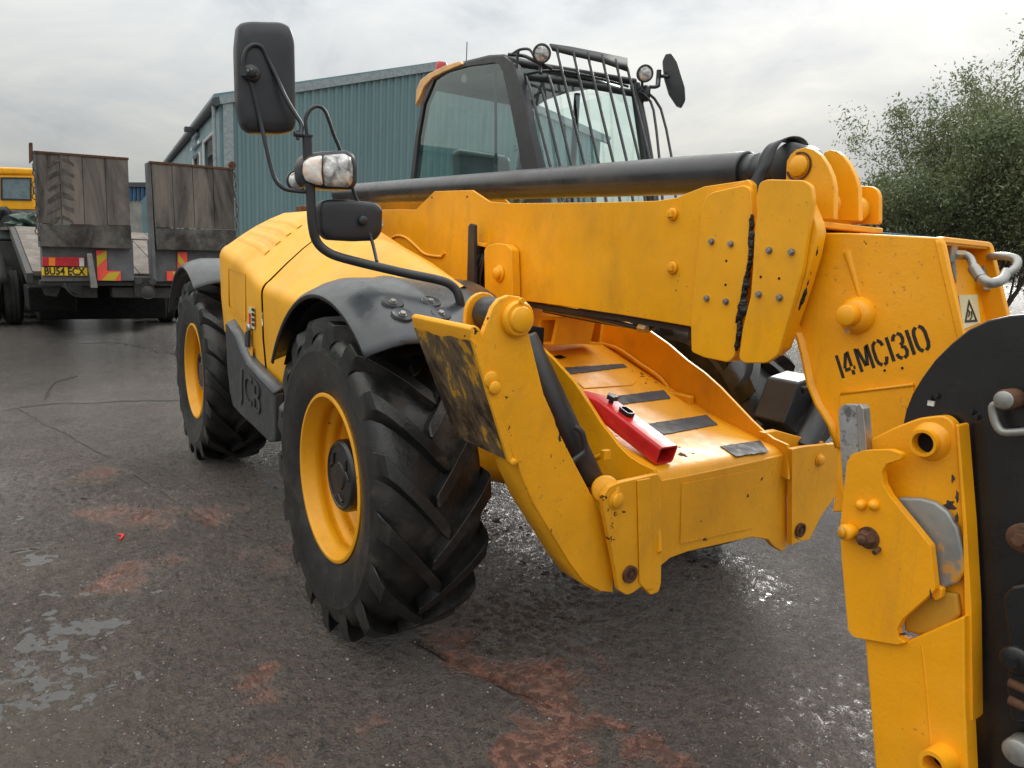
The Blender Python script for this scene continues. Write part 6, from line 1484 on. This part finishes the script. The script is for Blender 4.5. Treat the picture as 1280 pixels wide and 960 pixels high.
# round work lamps
def work_lamp(u, v, y_, r_, ax_):
    c = Y(u, v, y_); a_ = V(ax_).normalized(); mb = MB(); mb.lathe([(r_*.3, -.07), (r_*.8, -.05), (r_, -.015), (r_*1.04, .0), (r_*1.04, .012), (r_*.88, .014), (r_*.86, .006)], c, a_, 28); L_ = obj('work_lamp', mb, 'black_plastic', T)
    mb = MB(); mb.lathe([(r_*.88, .006), (r_*.7, .012), (r_*.3, .016), (0, .017)], c, a_, 28); obj('lamp_lens', mb, 'lens', L_)
    mb = MB(); mb.tube([c-a_*.04, c-a_*.05-EZ*r_, c-a_*.03-EZ*(r_+.05)], .009, 8, 2); obj('lamp_bracket', mb, 'black_plastic', L_)
work_lamp(677, 67, .36, .050, (1, -.55, -.15)); work_lamp(806, 92, 1.14, .050, (1, -.55, -.15))
mb = MB(); mb.tube([Y(640, 68, .3), Y(650, 62, .33), Y(662, 62, .35), Y(668, 72, .36)], .008, 8); mb.tube([Y(648, 96, .3), Y(646, 82, .3), Y(648, 64, .3)], .008, 8); obj('lamp_wiring', mb, 'black_plastic', T)
mb = MB(); mb.tube([Y(636, 68, .3), Y(655, 70, .33), Y(668, 76, .36), Y(690, 86, .45)], .010, 8); obj('lamp_rail', mb, 'black_paint', T)
# far side mirror
mp = rpoly([Y(u, v, 1.36) for u, v in ((828, 76), (832, 67), (839, 66), (846, 76), (856, 108), (857, 124), (852, 133), (846, 131), (836, 116), (830, 96))], .008, 4)
mb = MB(); mb.prism(mp, V((-.05, .05, 0))); fm = obj('wing_mirror', mb, 'black_plastic', T, .012)
mb = MB(); mb.tube([Y(806, 108, 1.2), Y(822, 108, 1.28), Y(824, 96, 1.34), Y(836, 96, 1.36)], .011, 8); q = Y(823, 98, 1.33); mb.cyl(q-EZ*.05, q+EZ*.05, .016, 12); obj('mirror_bracket', mb, 'black_plastic', fm)
mb = MB(); q = Y(806, 116, 1.2); mb.cyl(q-EZ*.05, q+EZ*.04, .035, 16, ch=.01); obj('indicator_pod', mb, 'black_plastic', T)
# beacon and aerial
q = Y(583, 76, .45); mb = MB(); mb.cyl(q, q+EZ*.12, .0035, 6); obj('aerial', mb, 'black_plastic', T)
q = Y(552, 86, .75); mb = MB(); mb.lathe([(.05, -.05), (.05, .02), (.04, .045), (0, .055)], q, EZ, 20); obj('beacon', mb, 'lamp_red', T)

# ---------------------------------------------------------------- red safety strut lying on the deck
def strut():
    far, near = None, None
    def at(u, v, y): return Y(u, v, y)
    A = Y(722, 482, -.30); B = Y(834, 571, -.30)
    A = V((A.x, -.29, dk(A.x, 0).z+.05)); 
    N0 = X(833, 569, .985); d = (V((.985, N0.y, N0.z))-X(722, 484, .52)).normalized()
    c1 = X(833, 569, .985); c0 = X(724, 485, .50)
    d = (c1-c0).normalized(); w = V((-d.y, d.x, 0)).normalized(); h = w.cross(d); h = h if h.z > 0 else -h
    W_, H_ = .092, .072
    o = V((c0.x, c0.y, 0)); base = V((c1.x, c1.y, dk(c1.x, 0).z))
    s = tag(bpy.data.objects.new('safety_strut', None), 'red steel channel strut with a black knob stored on the yellow front deck', 'boom strut'); COL.objects.link(s); s.location = base; BASE[s.name] = base
    # channel: open tube near end, cut on a slant at the far end
    mb = MB(); O_ = rrect(c1, w, h, W_, H_, .012, 4); I_ = rrect(c1, w, h, W_-.014, H_-.014, .008, 4)
    L = (c1-c0).length
    n = len(O_); far_o = [p-d*L for p in O_]; far_i = [p-d*(L-.002) for p in I_]
    # taper the far end down to a point
    ctr_f = c0
    def tap(p): q = p.copy(); return ctr_f+(p-ctr_f).dot(w)*w*.62+h*((p-ctr_f).dot(h)*.25-.02)
    far_o = [tap(p) for p in far_o]; far_i = [tap(p) for p in far_i]
    mid_o = [p-d*(L*.70) for p in O_]; mid_i = [p-d*(L*.70) for p in I_]
    vs = O_+mid_o+far_o+I_+mid_i+far_i; fs = []
    for i in range(n):
        j = (i+1) % n
        fs += [(i, j, n+j, n+i), (n+i, n+j, 2*n+j, 2*n+i), (3*n+j, 3*n+i, 4*n+i, 4*n+j), (4*n+j, 4*n+i, 5*n+i, 5*n+j), (j, i, 3*n+i, 3*n+j), (2*n+i, 2*n+j, 5*n+j, 5*n+i)]
    mb.add(vs, fs); body = obj('channel', mb, 'red_paint', s, .002)
    mb = MB(); q = c1-d*.16; mb.box(q-h*.01, (.012, .05, .05), (d, w, h)); obj('inner_web', mb, 'black_paint', s)
    q = c0+d*.185+h*(H_*.42); mb = MB(); mb.cyl(q-h*.01, q+h*.018, .010, 12)
    kp = []
    for i in range(10): a = 2*PI*i/10; rr = .024 if i % 2 else .018; kp.append(q+h*.018+d*(rr*math.cos(a))+w*(rr*math.sin(a)))
    mb.prism(kp, h*.018); obj('knob', mb, 'black_plastic', s, .004)
    q = c0+d*.275+h*(H_*.5+.001); mb = MB(); mb.ring(rrect(q, d, w, .062, .040, .014), rrect(q, d, w, .046, .026, .010), h*.016); mb.prism(rrect(q, d, w, .046, .026, .010), h*.002); obj('clamp_slot', mb, 'black_paint', s, .002)
strut()
# flaked paint on the hitch and arm edges
def chip(cu, cv, r, y, seed, parent, mat='rust', st=(1, 1)):
    rnd = random.Random(seed); n = 14; pts = []
    for i in range(n):
        a = 2*PI*i/n; q = r*rnd.uniform(.45, 1.15); pts.append(Y(cu+q*math.cos(a)*st[0], cv+q*math.sin(a)*st[1], y))
    mb = MB(); mb.prism(pts, (0, .003, 0)); return obj('paint_chip', mb, mat, parent, flat=True)
for cu, cv, r, st, sd in ((1186, 632, 9, (1.2, .8), 1), (1191, 598, 4, (.6, 1.5), 2), (1196, 622, 5, (.5, 1.6), 3), (1196, 648, 5, (.5, 1.8), 4)):
    chip(cu, cv, r, YC+.0540 if cu < 1195 else YC+.0335, sd, T, 'chip', st)
for cu, cv, r, st, sd in ((1163, 742, 2.5, (.5, 2.5), 5), (1128, 793, 3, (1.6, .7), 6)): chip(cu, cv, r, YC-.0007, sd, carr, 'chip', st)
